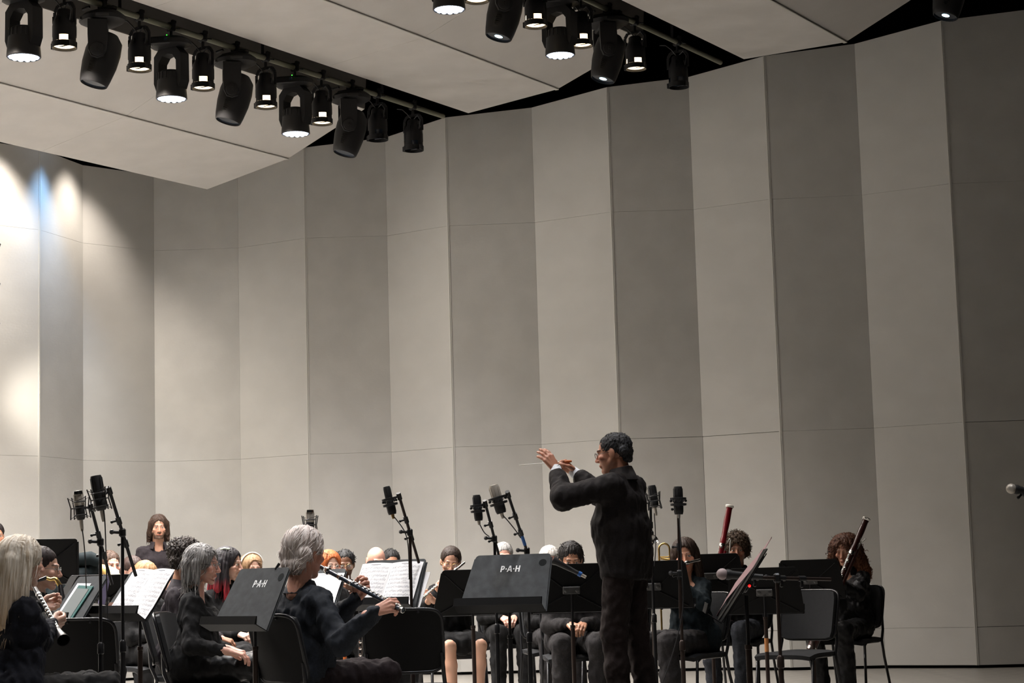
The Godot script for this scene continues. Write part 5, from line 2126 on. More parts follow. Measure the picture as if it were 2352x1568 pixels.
func build_stage_things() -> void:
	CON = spot(1438, 11.4)
	make_chair()
	# podium under the conductor
	var pod := thing("podium", "low black podium under the conductor's feet, mostly below the photo's edge", "podium", turned(CON, -ACROSS))
	var g := Geo.new()
	g.box(Transform3D(Basis(), Vector3(0.0, 0.1, 0)), Vector3(1.1, 0.2, 1.1), 0.01)
	part(g, "platform", mats.chair_shell, pod)
	g = Geo.new()
	g.box(Transform3D(Basis(), Vector3(0.0, 0.203, 0)), Vector3(1.06, 0.006, 1.06))
	part(g, "carpet", mats.chair_fabric, pod)

	# empty chairs
	chair("empty black chair seen from behind at the lower left, beside the blonde player", spot(208, 10.6), yaw_to(spot(208, 10.6), CON) + 1.2)
	chair("empty black chair seen from behind in front of the flutist's sheet music", spot(942, 10.9), yaw_to(spot(942, 10.9), CON) + 1.05)
	chair("empty upholstered chair with its padded front towards us, lower right", spot(1822, 13.7), yaw_to(spot(1822, 13.7), CON) - 0.1)
	chair("dark empty chair partly hidden behind the conductor's legs", spot(1410, 15.0), yaw_to(spot(1410, 15.0), CON) - 0.3)

	# stands whose music side is turned to us
	var left_us := Vector3(-sin(0.84), 0, cos(0.84))
	var s6 := {"label": "black music stand stencilled in white before the grey-haired woman", "mid": at(578, 1375, 9.9), "face": left_us, "tilt": 0.5, "h": 0.35, "front": true, "text": "P·A·H", "text_x": 0.02, "spin": 0.4}
	var st6 := music_stand(s6)
	var clip := Geo.new()
	var co: Transform3D = st6.transform.affine_inverse() * s6.desk
	clip.tube([co * Vector3(0.1, 0.34, 0.0), co * Vector3(0.112, 0.375, 0.0)], 0.008, 6)
	part(clip, "pencil_clip", mats.black_plastic, st6)
	var s10 := {"label": "black music stand stencilled in white, centre, right of the empty chair", "mid": at(1166, 1338, 10.6), "face": Vector3(-sin(0.36), 0, cos(0.36)), "tilt": 0.6, "h": 0.37, "front": true, "text": "P·A·H", "spin": 1.0, "brown": false}
	music_stand(s10)
	var s4 := {"label": "black music stand with a white spread, left, before the empty chair", "mid": at(316, 1366, 10.4), "face": Vector3(-sin(0.85), 0, cos(0.85)), "tilt": 0.62, "front": true, "spin": 0.2}
	music_stand(s4)
	sheet_music(s4.desk, "white two page music spread on the left stand, angled to the right", 0.44, 0.31, 0.03, 2, -0.03)
	var s7 := {"label": "black music stand with the open score the flutist reads", "mid": at(893, 1342, 11.2), "face": Vector3(-sin(0.62), 0, cos(0.62)), "tilt": 0.5, "front": true, "spin": 0.9}
	music_stand(s7)
	sheet_music(s7.desk, "wide open score the grey-haired flutist reads from", 0.46, 0.29, -0.01, 2, 0.0)
	var s8 := {"label": "music stand half hidden behind the flutist's shoulder, with one white page", "mid": at(722, 1358, 12.6), "face": Vector3(-sin(0.7), 0, cos(0.7)), "tilt": 0.5, "front": true}
	music_stand(s8)
	sheet_music(s8.desk, "single music page behind the flutist's right shoulder", 0.34, 0.28, 0.06, 1, 0.0)
	var s3 := {"label": "grey faced music stand holding a teal folder, left of the white spread", "mid": at(178, 1380, 10.6), "face": Vector3(-sin(1.0), 0, cos(1.0)), "tilt": 0.6, "front": true}
	music_stand(s3)
	var fold := thing("folder", "dark page in a teal folder on the left music stand", "folder", s3.desk * Transform3D(Basis(Vector3.BACK, -0.04), Vector3(0.0, 0.004, 0.004)))
	g = Geo.new()
	g.box(Transform3D(Basis(), Vector3(0, 0.125, 0.004)), Vector3(0.24, 0.25, 0.006), 0.002)
	part(g, "cover", mats.teal_cover, fold)
	g = Geo.new()
	g.box(Transform3D(Basis(), Vector3(-0.012, 0.12, 0.008)), Vector3(0.2, 0.215, 0.002))
	part(g, "page", mats.sticker_page, fold)
	g = Geo.new()
	g.box(Transform3D(Basis(Vector3.BACK, 0.02), Vector3(-0.06, 0.13, 0.0015)), Vector3(0.22, 0.27, 0.001))
	part(g, "loose_sheet", mats.paper, fold)
	var s2 := {"label": "black music stand edge-on beside the clarinettist at the left", "mid": at(140, 1378, 11.6), "face": Vector3(-sin(1.25), 0, cos(1.25)), "tilt": 0.5, "front": false}
	music_stand(s2)
	music_stand({"label": "tall black music stand rising behind the blonde player", "mid": at(98, 1290, 13.0), "face": Vector3(-0.5, 0, -1), "tilt": 0.35})
	music_stand({"label": "low black music stand behind the two left microphones", "mid": at(232, 1374, 12.2), "face": Vector3(-0.6, 0, -1), "tilt": 0.4})
	# stands seen from the back
	music_stand({"label": "black music stand in front of the seated young flutist's knees", "mid": at(1082, 1360, 12.9), "face": Vector3(-0.42, 0, -1), "tilt": 0.35, "spin": 0.6})
	music_stand({"label": "black music stand seen from behind just left of the conductor", "mid": at(1312, 1350, 12.3), "face": Vector3(-0.05, 0, -1), "tilt": 0.32, "spin": 0.9})
	music_stand({"label": "black music stand directly behind the conductor's back", "mid": at(1500, 1342, 12.6), "face": Vector3(0.3, 0, -1), "tilt": 0.32})
	music_stand({"label": "black music stand behind the piccolo player's shoulder", "mid": at(1632, 1318, 14.6), "face": Vector3(0.25, 0, -1), "tilt": 0.35})
	music_stand({"label": "wide black music stand before the curly-haired bassoonist in grey trousers", "mid": at(1756, 1356, 13.0), "face": Vector3(0.2, 0, -1), "tilt": 0.3, "spin": 0.5, "tape": true})
	music_stand({"label": "black music stand before the long-haired bassoonist at the right", "mid": at(1862, 1330, 14.9), "face": Vector3(0.35, 0, -1), "tilt": 0.35})
	# the near stand seen almost edge-on
	var s16 := {"label": "near music stand seen almost edge-on right of the conductor, steeply tilted", "mid": at(1705, 1343, 8.3), "face": Vector3(-1, 0, -0.07), "tilt": 0.6, "h": 0.36, "spin": 0.2}
	music_stand(s16)
	var leaf := thing("loose_page", "pinkish page standing up from the edge-on stand", "sheet music", s16.desk * Transform3D(Basis(Vector3.BACK, 0.0), Vector3(0.0, 0.01, 0.008)))
	g = Geo.new()
	g.use_uv = false
	var rows := []
	for j in 6:
		var row := []
		for i in 4:
			row.append(Vector3(-0.1 + 0.04 * i, 0.082 * j, 0.004 + 0.014 * sin(j * 0.9 + i * 0.4)))
		rows.append(row)
	g.sheet(rows, 0.001)
	part(g, "leaf", mats.pink_paper, leaf)

	var pg := thing("loose_page", "pale page edge sticking out beside the bassoonist's music stand", "sheet music", Transform3D(Basis(Vector3.UP, -0.25) * Basis(Vector3.BACK, 0.12), at(1683, 1292, 14.7)))
	g = Geo.new()
	g.box(Transform3D(), Vector3(0.075, 0.13, 0.004))
	part(g, "leaf", mats.label_grey, pg)
	pg = thing("folder", "brown card folder edge under the white spread on the left stand", "folder", s4.desk * Transform3D(Basis(), Vector3(-0.17, 0.06, 0.006)))
	g = Geo.new()
	g.box(Transform3D(), Vector3(0.13, 0.1, 0.003))
	part(g, "card", mats.brown_card, pg)
	pg = thing("loose_page", "white page edge sticking out right of the open score", "sheet music", s7.desk * Transform3D(Basis(), Vector3(0.17, 0.12, -0.012)))
	g = Geo.new()
	g.box(Transform3D(), Vector3(0.2, 0.24, 0.002))
	part(g, "leaf", mats.paper, pg)
	pg = thing("loose_page", "lavender page edge between the two left microphone stands", "sheet music", Transform3D(Basis(Vector3.UP, 0.9) * Basis(Vector3.BACK, -0.25), at(238, 1362, 11.6)))
	g = Geo.new()
	g.box(Transform3D(), Vector3(0.05, 0.22, 0.003))
	part(g, "leaf", mats.lavender_paper, pg)
	build_mics()


func build_mics() -> void:
	# far left pair
	microphone({"label": "black condenser microphone, taller of the left pair, in a wire mount", "p": at(229, 1146, 9.3), "axis": Vector3(-0.16, 1, 0.05), "r": 0.029, "top": 0.115, "low": -0.055, "split": 0.0, "arm": at(250, 1126, 9.35), "cable": [at(238, 1170, 9.3), at(241, 1200, 9.3), at(243, 1250, 9.3), at(245, 1330, 9.4), at(247, 1420, 9.4)]})
	boom_stand("black boom stand of the taller left microphone", at(250, 1122, 9.35), at(312, 1322, 9.6), 0.5)
	microphone({"label": "condenser microphone with a bright mesh head, lower of the left pair", "p": at(183, 1166, 9.6), "axis": Vector3(-0.1, 1, 0.05), "r": 0.024, "top": 0.08, "low": -0.06, "split": 0.012, "grille": mats.mic_grille, "cap": mats.silver, "arm": at(208, 1165, 9.65), "cable": [at(188, 1212, 9.6), at(192, 1240, 9.6), at(196, 1290, 9.6), at(198, 1350, 9.7)]})
	boom_stand("black boom stand of the mesh-headed left microphone", at(208, 1160, 9.65), at(257, 1342, 9.9), 0.46)
	# behind the flutist
	microphone({"label": "mesh-headed microphone in a cage, rising behind the flutist's head", "p": at(712, 1205, 11.6), "r": 0.025, "top": 0.085, "low": -0.06, "split": 0.015, "grille": mats.mic_grille, "cap": mats.silver})
	boom_stand("straight microphone stand hidden behind the flutist", at(712, 1228, 11.6), at(713, 1480, 11.6), 0.5)
	microphone({"label": "black microphone with a gold edge over the open score", "p": at(895, 1151, 10.9), "axis": Vector3(-0.2, 1, 0.0), "facing": Vector3(1, 0, 0.2), "r": 0.024, "flat": 0.9, "top": 0.085, "low": -0.045, "kind": "ring", "grille": mats.mic_black, "plug": mats.mic_gold, "arm": at(914, 1139, 10.9), "cable": [at(908, 1190, 10.9), at(930, 1222, 10.9), at(938, 1260, 10.95), at(940, 1330, 11.0)]})
	boom_stand("brown boom stand behind the open score", at(916, 1136, 10.9), at(962, 1292, 11.1), 0.55, true)
	microphone({"label": "smaller of the two microphones above the centre stencilled stand", "p": at(1097, 1166, 11.3), "axis": Vector3(-0.07, 1, 0), "r": 0.024, "top": 0.075, "low": -0.045, "kind": "ring", "arm": at(1113, 1157, 11.3), "cable": [at(1100, 1200, 11.3), at(1112, 1222, 11.3), at(1124, 1232, 11.3)]})
	boom_stand("black boom stand of the smaller centre microphone", at(1114, 1153, 11.3), at(1150, 1292, 11.5), 0.6)
	microphone({"label": "larger silver-faced microphone above the centre stencilled stand", "p": at(1143, 1148, 10.6), "axis": Vector3(-0.27, 1, 0.05), "r": 0.028, "top": 0.085, "low": -0.05, "kind": "ring", "grille": mats.mic_grille, "arm": at(1166, 1137, 10.6), "cable": [at(1157, 1185, 10.6), at(1180, 1212, 10.65), at(1196, 1235, 10.7)]})
	boom_stand("long slanting boom stand of the larger centre microphone", at(1166, 1132, 10.6), at(1214, 1276, 10.9), 0.92, false, 0.0, [0.62, 0.82])
	# behind the conductor
	microphone({"label": "black microphone half hidden behind the conductor's shoulder", "p": at(1502, 1150, 12.4), "axis": Vector3(-0.12, 1, 0), "r": 0.027, "top": 0.1, "low": -0.04, "split": 0.0, "arm": at(1496, 1160, 12.4), "cable": [at(1503, 1180, 12.4), at(1505, 1215, 12.4), at(1506, 1260, 12.4), at(1503, 1300, 12.4)]})
	boom_stand("microphone stand rising behind the conductor's back", at(1494, 1152, 12.45), at(1497, 1300, 12.5), 0.5)
	microphone({"label": "black microphone upright on a straight pole, right of the conductor", "p": at(1558, 1150, 10.8), "r": 0.0255, "top": 0.08, "low": -0.04, "kind": "ring", "cable": [at(1560, 1190, 10.75), at(1566, 1300, 10.7), at(1568, 1400, 10.7), at(1545, 1500, 10.7), at(1510, 1600, 10.7)]})
	boom_stand("straight brown microphone pole right of the conductor", at(1558, 1164, 10.85), at(1563, 1420, 10.85), 0.6, true)
	# vocal microphones
	hand_microphone("round-headed vocal microphone on a level boom at the lower right", at(1659, 1318, 8.75), Vector3(1, -0.1, -0.1), false, mats.foam_pink)
	boom_stand("level boom stand with a round-headed microphone, lower right", at(1730, 1326, 8.85), at(1908, 1330, 9.1), 0.3, true)
	hand_microphone("black vocal microphone with a blue band on the stand left of the conductor", at(1264, 1283, 11.4), Vector3(1, -0.55, 0.1), true)
	hand_microphone("vocal microphone entering at the right edge of the photo", at(2323, 1122, 9.8), Vector3(1, -0.18, 0), false, mats.mic_grille)
	boom_stand("microphone stand at the right edge of the photo", at(2348, 1130, 9.8), at(2420, 1200, 9.8), 0.8)
	# a small red signal lamp clipped to the edge-on stand
	var l := thing("clip_light", "tiny red light glowing on the edge-on stand's shaft", "light", Transform3D(Basis(), at(1722, 1345, 8.2)))
	var g := Geo.new()
	g.box(Transform3D(), Vector3(0.016, 0.02, 0.012), 0.003)
	part(g, "housing", mats.black_plastic, l)
	g = Geo.new()
	g.ball(Vector3(-0.002, 0, 0.008), Vector3.ONE * 0.0065, 8)
	part(g, "red_light", mats.red_led_light, l)


func stool(label: String, p: Vector3) -> void:
	var root := thing("stool", label, "stool", Transform3D(Basis(), p))
	var g := Geo.new()
	g.lathe(Transform3D(), [V(0, 0.4), V(0.17, 0.4), V(0.185, 0.415), V(0.185, 0.44), V(0.17, 0.455), V(0, 0.46)], 24)
	part(g, "seat_pad", mats.chair_fabric, root)
	for k in 4:
		g = Geo.new()
		var e := Vector3(cos(TAU * k / 4 + 0.4), 0, sin(TAU * k / 4 + 0.4))
		g.tube([e * 0.12 + Vector3.UP * 0.41, e * 0.18 + Vector3.UP * 0.01], 0.012, 8)
		part(g, "leg", mats.chair_tube, root)
	g = Geo.new()
	var ring_ := []
	for k in 17:
		ring_.append(Vector3(cos(TAU * k / 16) * 0.16, 0.16, sin(TAU * k / 16) * 0.16))
	g.tube(ring_, 0.008, 6, false)
	part(g, "foot_ring", mats.chair_tube, root)


func seat(q: Dictionary, chair_label: String) -> Node3D:
	var o := person(q)
	chair(chair_label, q.spot, o.rotation.y, 0.06)
	return o


func build_people() -> void:
	var black := cloth("cloth_black", lin(0.008, 0.008, 0.0085))
	var black2 := cloth("cloth_black_silk", lin(0.012, 0.012, 0.013), 0.42, 0.1)
	var navy := cloth("cloth_navy", lin(0.009, 0.01, 0.016))
	var plum := cloth("cloth_plum", lin(0.028, 0.023, 0.027))
	var slate := cloth("cloth_slate", lin(0.019, 0.023, 0.031), 0.7)
	var suit := cloth("cloth_suit", lin(0.015, 0.012, 0.012), 0.75)
	var suit_low_warm_lit := cloth("cloth_suit_trousers_warm_lit", lin(0.02, 0.013, 0.012), 0.8)  # browner than the jacket: warm light on the legs put into the colour
	var grey := cloth("cloth_grey", lin(0.027, 0.025, 0.026))
	var bluegrey := cloth("cloth_bluegrey", lin(0.026, 0.029, 0.036))
	var brown := cloth("cloth_brown", lin(0.017, 0.011, 0.0125))
	var tealblack := cloth("cloth_teal_black", lin(0.009, 0.015, 0.019))
	var fair := Color(0.54, 0.33, 0.25)
	var rosy := Color(0.55, 0.3, 0.23)
	var tan_ := Color(0.42, 0.21, 0.13)
	var olive := Color(0.36, 0.2, 0.13)
	var dark := Color(0.15, 0.07, 0.04)
	var dark_hair := Color(0.012, 0.009, 0.008)

	# ---- the conductor
	var c := {"label": "conductor in a dark suit facing left with both hands raised and a baton", "spot": CON + Vector3(0, 0.206, 0), "face": CON - DV * 4.0, "turn": 0.12, "stand": true, "cuffs": true, "crown": 1.7, "wide": 1.12, "belly": 1.25, "sunk": 0.045, "chin": 0.02, "lean": 0.02, "stride": 0.05, "nod": 0.12, "head_yaw": 0.1, "cell": 0.011,
		"skin": Color(0.46, 0.21, 0.13), "traits": {"brow": Color(0.02, 0.018, 0.016)}, "top": {"mat": suit, "name": "jacket", "hem": 0.13, "puff": 1.13, "arm": 1.18, "collar": true, "fold": 0.007, "sleeve": 0.72}, "low": {"mat": suit_low_warm_lit}, "seed": 3.0,
		"hair": {"style": "short_wavy", "color": Color(0.01, 0.01, 0.011), "light": Color(0.05, 0.05, 0.054), "ridge": 0.007, "around": 7.0, "down": 40.0, "curls": 200, "curl_size": 0.005, "curl_fall": 0.1, "seed": 12}, "glasses": {"mat": mats.dark_frame, "r": 0.022, "flat": 0.75},
		"left": {"p": at(1277, 1078, 11.4), "fingers": Vector3(-0.5, 0.85, -0.15), "palm": Vector3(-0.5, -0.3, -0.8), "curl": 0.14, "spread": 0.02, "elbow": Vector3(-0.2, -0.75, 0.7)},
		"right": {"p": at(1318, 1084, 11.9), "fingers": Vector3(-0.75, 0.6, 0.1), "palm": Vector3(-0.3, -0.5, 0.6), "curl": 0.75, "elbow": Vector3(-0.2, -0.8, -0.6)}}
	person(c)
	var bat := thing("baton", "thin white conductor's baton pointing left from the conductor's hand", "baton", Transform3D(Basis(), at(1296, 1060, 11.86)))
	var g := Geo.new()
	var tip := at(1190, 1068, 11.8) - bat.position
	g.tube([Vector3.ZERO, tip * 0.98], [0.0036, 0.0022], 6)
	part(g, "shaft", mats.ivory, bat)
	g = Geo.new()
	g.lathe(along(Vector3.ZERO, -tip), [V(0.0, -0.01), V(0.006, 0.0), V(0.009, 0.02), V(0.007, 0.045), V(0, 0.05)], 10)
	part(g, "grip", mats.orange_wood, bat)
	watch(c.root, at(1275, 1076, 11.4), Vector3(-0.5, 0.75, 0))

	# ---- front rows on the left, turned to the right
	var q := {"label": "blonde player in navy seen from behind at the left edge, long pale hair", "woman": true, "spot": spot(38, 9.4), "face": CON, "turn": 0.1, "crown": 1.29, "skin": fair, "top": {"mat": navy, "name": "cardigan", "collar": false, "hem": 0.05, "fold": 0.014}, "low": {"mat": black}, "seed": 2.0, "lean": 0.05,
		"hair": {"style": "long", "to": -0.31, "color": Color(0.42, 0.34, 0.25), "light": Color(0.78, 0.73, 0.65), "tip": Color(0.5, 0.36, 0.22), "tip_from": -0.1, "tip_to": -0.35, "ridge": 0.009, "around": 9.0, "down": 3.0, "strands": 520, "strand_long": 0.085, "seed": 5},
		"right": {"p": at(118, 1432, 9.75), "fingers": Vector3(0.5, 0.1, -0.8), "palm": Vector3(-0.6, 0.3, -0.4), "curl": 0.6}, "left": {"p": at(92, 1392, 10.0), "fingers": Vector3(0.6, 0.1, -0.5), "palm": Vector3(0.0, 0.3, 0.8), "curl": 0.6}}
	person(q)
	stool("low black stool under the blonde player at the left edge", q.spot)
	clarinet("black clarinet with silver keys held by the blonde player", at(74, 1338, 10.05), at(146, 1470, 9.6), Vector3(-0.2, 0.6, 0.8))

	q = {"label": "player with glasses half hidden behind the blonde player's hair", "spot": spot(78, 11.2), "face": CON, "crown": 1.27, "skin": fair, "top": {"mat": black}, "low": {"mat": black}, "seed": 4.0, "cell": 0.018, "glasses": {"mat": mats.dark_frame}, "hair": {"style": "short", "color": dark_hair, "light": Color(0.03, 0.02, 0.02)}, "traits": {}}
	seat(q, "chair hidden behind the blonde player")
	saxophone("brass saxophone neck by the blonde player's hair", at(104, 1326, 10.9), at(128, 1330, 10.9), at(150, 1440, 10.8))

	q = {"label": "woman with a grey bob in a black cardigan, hands in her lap, facing right", "woman": true, "spot": spot(452, 11.8), "face": CON, "turn": 0.05, "crown": 1.275, "skin": rosy, "top": {"mat": black, "name": "cardigan", "collar": false, "neck": 0.1, "sleeve": 0.75, "hem": 0.05, "puff": 1.05}, "low": {"mat": black2}, "seed": 6.0, "lean": 0.06, "nod": 0.12, "cell": 0.012,
		"hair": {"style": "bob", "color": Color(0.055, 0.05, 0.05), "light": Color(0.36, 0.35, 0.34), "ridge": 0.007, "around": 10.0, "down": 3.0, "strands": 420, "strand_long": 0.08, "seed": 8}, "glasses": {"mat": mats.dark_frame},
		"right": {"p": at(528, 1497, 11.55), "fingers": Vector3(1, -0.25, -0.2), "palm": Vector3(0, -1, 0), "curl": 0.3}, "left": {"p": at(532, 1492, 11.8), "fingers": Vector3(0.9, -0.2, 0.4), "palm": Vector3(0, -1, 0), "curl": 0.35}}
	seat(q, "black chair in profile under the woman with the grey bob")

	q = {"label": "man with thick dark curly hair in a plum shirt behind the grey bob", "spot": spot(408, 12.9), "face": CON, "turn": 0.5, "crown": 1.335, "skin": tan_, "top": {"mat": plum, "fold": 0.014}, "low": {"mat": black}, "seed": 7.0, "lean": 0.1,
		"hair": {"style": "afro", "big": 0.98, "color": Color(0.012, 0.009, 0.008), "light": Color(0.04, 0.03, 0.025), "ridge": 0.012, "around": 12.0, "down": 40.0, "curls": 350, "curl_size": 0.009, "curl_fall": 0.1, "seed": 15}}
	seat(q, "chair under the man in the plum shirt")

	q = {"label": "woman with black hair, red ends and a pale hair clip", "woman": true, "spot": spot(517, 14.2), "face": CON, "turn": -0.1, "crown": 1.3, "skin": fair, "head_yaw": 0.65, "top": {"mat": black}, "low": {"mat": black}, "seed": 8.0, "cell": 0.016,
		"hair": {"style": "long", "to": -0.3, "front": 0.8, "color": Color(0.007, 0.007, 0.008), "light": Color(0.03, 0.025, 0.028), "tip": Color(0.25, 0.012, 0.02), "tip_from": -0.11, "tip_to": -0.2, "around": 9.0, "down": 3.0, "strands": 200, "strand_long": 0.1, "seed": 9}}
	seat(q, "chair under the woman with red hair ends")
	hair_clip(q.root, q.spot, q.head_x)

	q = {"label": "player with light brown hair and a headband, only the top of the head showing", "woman": true, "spot": spot(572, 16.0), "face": CON, "crown": 1.27, "skin": fair, "top": {"mat": black}, "low": {"mat": black}, "seed": 9.0, "cell": 0.018,
		"hair": {"style": "bob", "color": Color(0.16, 0.09, 0.045), "light": Color(0.28, 0.18, 0.1), "around": 9.0, "down": 3.0, "strands": 120}}
	seat(q, "chair under the player with the headband")
	head_band(q.root, q.spot, q.head_x)

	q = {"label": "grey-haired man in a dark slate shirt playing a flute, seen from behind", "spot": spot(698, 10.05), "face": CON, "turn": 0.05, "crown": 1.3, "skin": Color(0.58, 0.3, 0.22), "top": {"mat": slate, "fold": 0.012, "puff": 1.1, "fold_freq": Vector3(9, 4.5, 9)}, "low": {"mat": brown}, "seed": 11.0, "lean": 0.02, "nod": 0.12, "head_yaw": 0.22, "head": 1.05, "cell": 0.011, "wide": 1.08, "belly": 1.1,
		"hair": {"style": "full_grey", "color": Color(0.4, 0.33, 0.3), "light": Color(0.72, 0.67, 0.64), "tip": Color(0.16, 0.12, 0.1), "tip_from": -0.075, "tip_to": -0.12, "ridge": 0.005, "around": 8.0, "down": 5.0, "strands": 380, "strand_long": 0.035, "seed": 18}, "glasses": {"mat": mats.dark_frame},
		"right": {"p": at(862, 1404, 9.72), "fingers": Vector3(0.85, 0.35, 0.1), "palm": Vector3(0.1, -0.5, -0.8), "curl": 0.55, "elbow": Vector3(-0.1, -1, 0.3)},
		"left": {"p": at(818, 1374, 10.0), "fingers": Vector3(0.6, 0.75, 0.15), "palm": Vector3(-0.3, 0.3, 0.9), "curl": 0.55, "elbow": Vector3(0.2, -1, -0.2)}}
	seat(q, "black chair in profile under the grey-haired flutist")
	flute("dark wooden flute with silver keys across the grey-haired man's score", at(752, 1310, 10.12), at(925, 1401, 9.68), mats.slate_wood, mats.slate_wood, Vector3(0.2, 0.7, 0.6), 0.0125)

	q = {"label": "orange-haired player just showing beside the flutist's face", "woman": true, "spot": spot(752, 15.3), "face": CON, "crown": 1.27, "skin": fair, "top": {"mat": black}, "low": {"mat": black}, "seed": 12.0, "cell": 0.018, "glasses": {"mat": mats.ivory}, "hair": {"style": "bob", "color": Color(0.35, 0.08, 0.02), "light": Color(0.5, 0.15, 0.05), "around": 9.0}}
	seat(q, "chair under the orange-haired player")
	q = {"label": "player with black parted braids and round gold glasses", "woman": true, "spot": spot(793, 16.3), "face": Vector3(0.2, 0, -4), "crown": 1.29, "skin": dark, "top": {"mat": black}, "low": {"mat": black}, "seed": 13.0, "cell": 0.016, "glasses": {"mat": mats.gold_frame, "r": 0.027, "flat": 0.95}, "nod": 0.2,
		"hair": {"style": "pulled_back", "color": Color(0.006, 0.006, 0.007), "light": Color(0.02, 0.02, 0.02), "around": 14.0, "ridge": 0.006, "curls": 160, "curl_size": 0.01, "seed": 6}, "right": {"p": at(795, 1375, 15.9), "curl": 0.6, "fingers": Vector3(0.6, 0.2, 0.3), "palm": Vector3(0, 0, -1)}, "left": {"p": at(815, 1350, 15.9), "curl": 0.6, "fingers": Vector3(-0.6, 0.2, 0.3), "palm": Vector3(0, 0, -1)}}
	seat(q, "chair under the player with gold glasses")
	clarinet("black clarinet held by the player with gold glasses", at(801, 1322, 16.02), at(806, 1440, 15.7), Vector3(0, 0.3, 1))
	q = {"label": "bald man behind the open score", "spot": spot(862, 16.8), "face": CON, "crown": 1.32, "skin": rosy, "top": {"mat": black}, "low": {"mat": black}, "seed": 14.0, "cell": 0.018, "nod": 0.25, "hair": {"style": "fringe", "color": Color(0.2, 0.14, 0.1), "light": Color(0.3, 0.2, 0.15), "ridge": 0.002}}
	seat(q, "chair under the bald man")
	q = {"label": "man with short black hair right of the bald man", "spot": spot(897, 18.0), "face": CON, "crown": 1.305, "skin": tan_, "top": {"mat": black}, "low": {"mat": black}, "seed": 15.0, "cell": 0.018, "hair": {"style": "short", "color": Color(0.008, 0.007, 0.007), "light": Color(0.02, 0.02, 0.02), "curls": 120, "curl_size": 0.007, "curl_fall": 0.0}}
	seat(q, "chair under the man right of the bald man")

	q = {"label": "young flutist in black with glasses, skirt and bare knees", "woman": true, "spot": spot(1033, 15.3), "face": Vector3(1.2, 0, -9.0), "crown": 1.275, "skin": Color(0.46, 0.26, 0.18), "bare_legs": true, "skirt": true, "top": {"mat": black, "collar": false, "sleeve": 0.6, "neck": 0.04}, "low": {"mat": black, "name": "skirt"}, "seed": 16.0, "nod": 0.3, "head_yaw": -0.2, "tilt": 0.12, "cell": 0.012, "glasses": {"mat": mats.gold_frame, "r": 0.023}, "traits": {"eyes_closed": true},
		"hair": {"style": "pulled_back", "color": Color(0.012, 0.007, 0.005), "light": Color(0.04, 0.025, 0.018), "around": 11.0, "ridge": 0.003, "strands": 150, "strand_long": 0.05}, "knee": Vector3(0.12, 0.53, -0.46), "foot": Vector3(0.1, 0.085, -0.45),
		"right": {"p": at(988, 1372, 14.85), "fingers": Vector3(-0.5, 0.5, 0.5), "palm": Vector3(-0.2, -0.6, 0.7), "curl": 0.5, "elbow": Vector3(-0.6, -1, 0)},
		"left": {"p": at(1010, 1370, 14.75), "fingers": Vector3(-0.4, 0.7, 0.2), "palm": Vector3(0.2, 0.3, -1), "curl": 0.5, "elbow": Vector3(0.3, -1, 0)}}
	seat(q, "chair under the young flutist with bare knees")
	flute("silver flute held by the young flutist with bare knees", at(1047, 1308, 15.02), at(948, 1392, 14.6), mats.silver, mats.silver, Vector3(0, 0.6, 0.8))

	q = {"label": "grey-haired man behind the two centre microphones", "spot": spot(1157, 17.2), "face": CON, "crown": 1.33, "skin": rosy, "top": {"mat": black}, "low": {"mat": black}, "seed": 17.0, "cell": 0.018, "glasses": {"mat": mats.dark_frame}, "hair": {"style": "short", "color": Color(0.18, 0.175, 0.17), "light": Color(0.42, 0.41, 0.4), "strands": 160, "strand_long": 0.03}}
	seat(q, "chair under the grey-haired man behind the microphones")
	q = {"label": "white-haired man right of the centre stand, hands folded in his lap", "spot": spot(1262, 15.6), "face": CON, "turn": 0.1, "crown": 1.25, "skin": rosy, "top": {"mat": black}, "low": {"mat": grey}, "seed": 18.0, "cell": 0.015, "nod": 0.25, "hair": {"style": "short", "color": Color(0.4, 0.38, 0.36), "light": Color(0.66, 0.64, 0.61), "strands": 160, "strand_long": 0.03}}
	seat(q, "chair under the white-haired man")
	q = {"label": "player with curly black hair and grey jacket left of the conductor", "spot": spot(1312, 14.4), "face": CON, "crown": 1.255, "skin": tan_, "top": {"mat": grey, "name": "jacket", "hem": 0.05, "puff": 1.1}, "low": {"mat": grey}, "seed": 19.0, "nod": 0.3, "cell": 0.013, "knee": Vector3(0.13, 0.54, -0.45), "foot": Vector3(0.13, 0.085, -0.4),
		"hair": {"style": "afro", "big": 0.86, "color": Color(0.007, 0.006, 0.006), "light": Color(0.03, 0.026, 0.024), "ridge": 0.009, "curls": 300, "curl_size": 0.009, "curl_fall": 0.6}}
	seat(q, "chair under the player in the grey jacket")

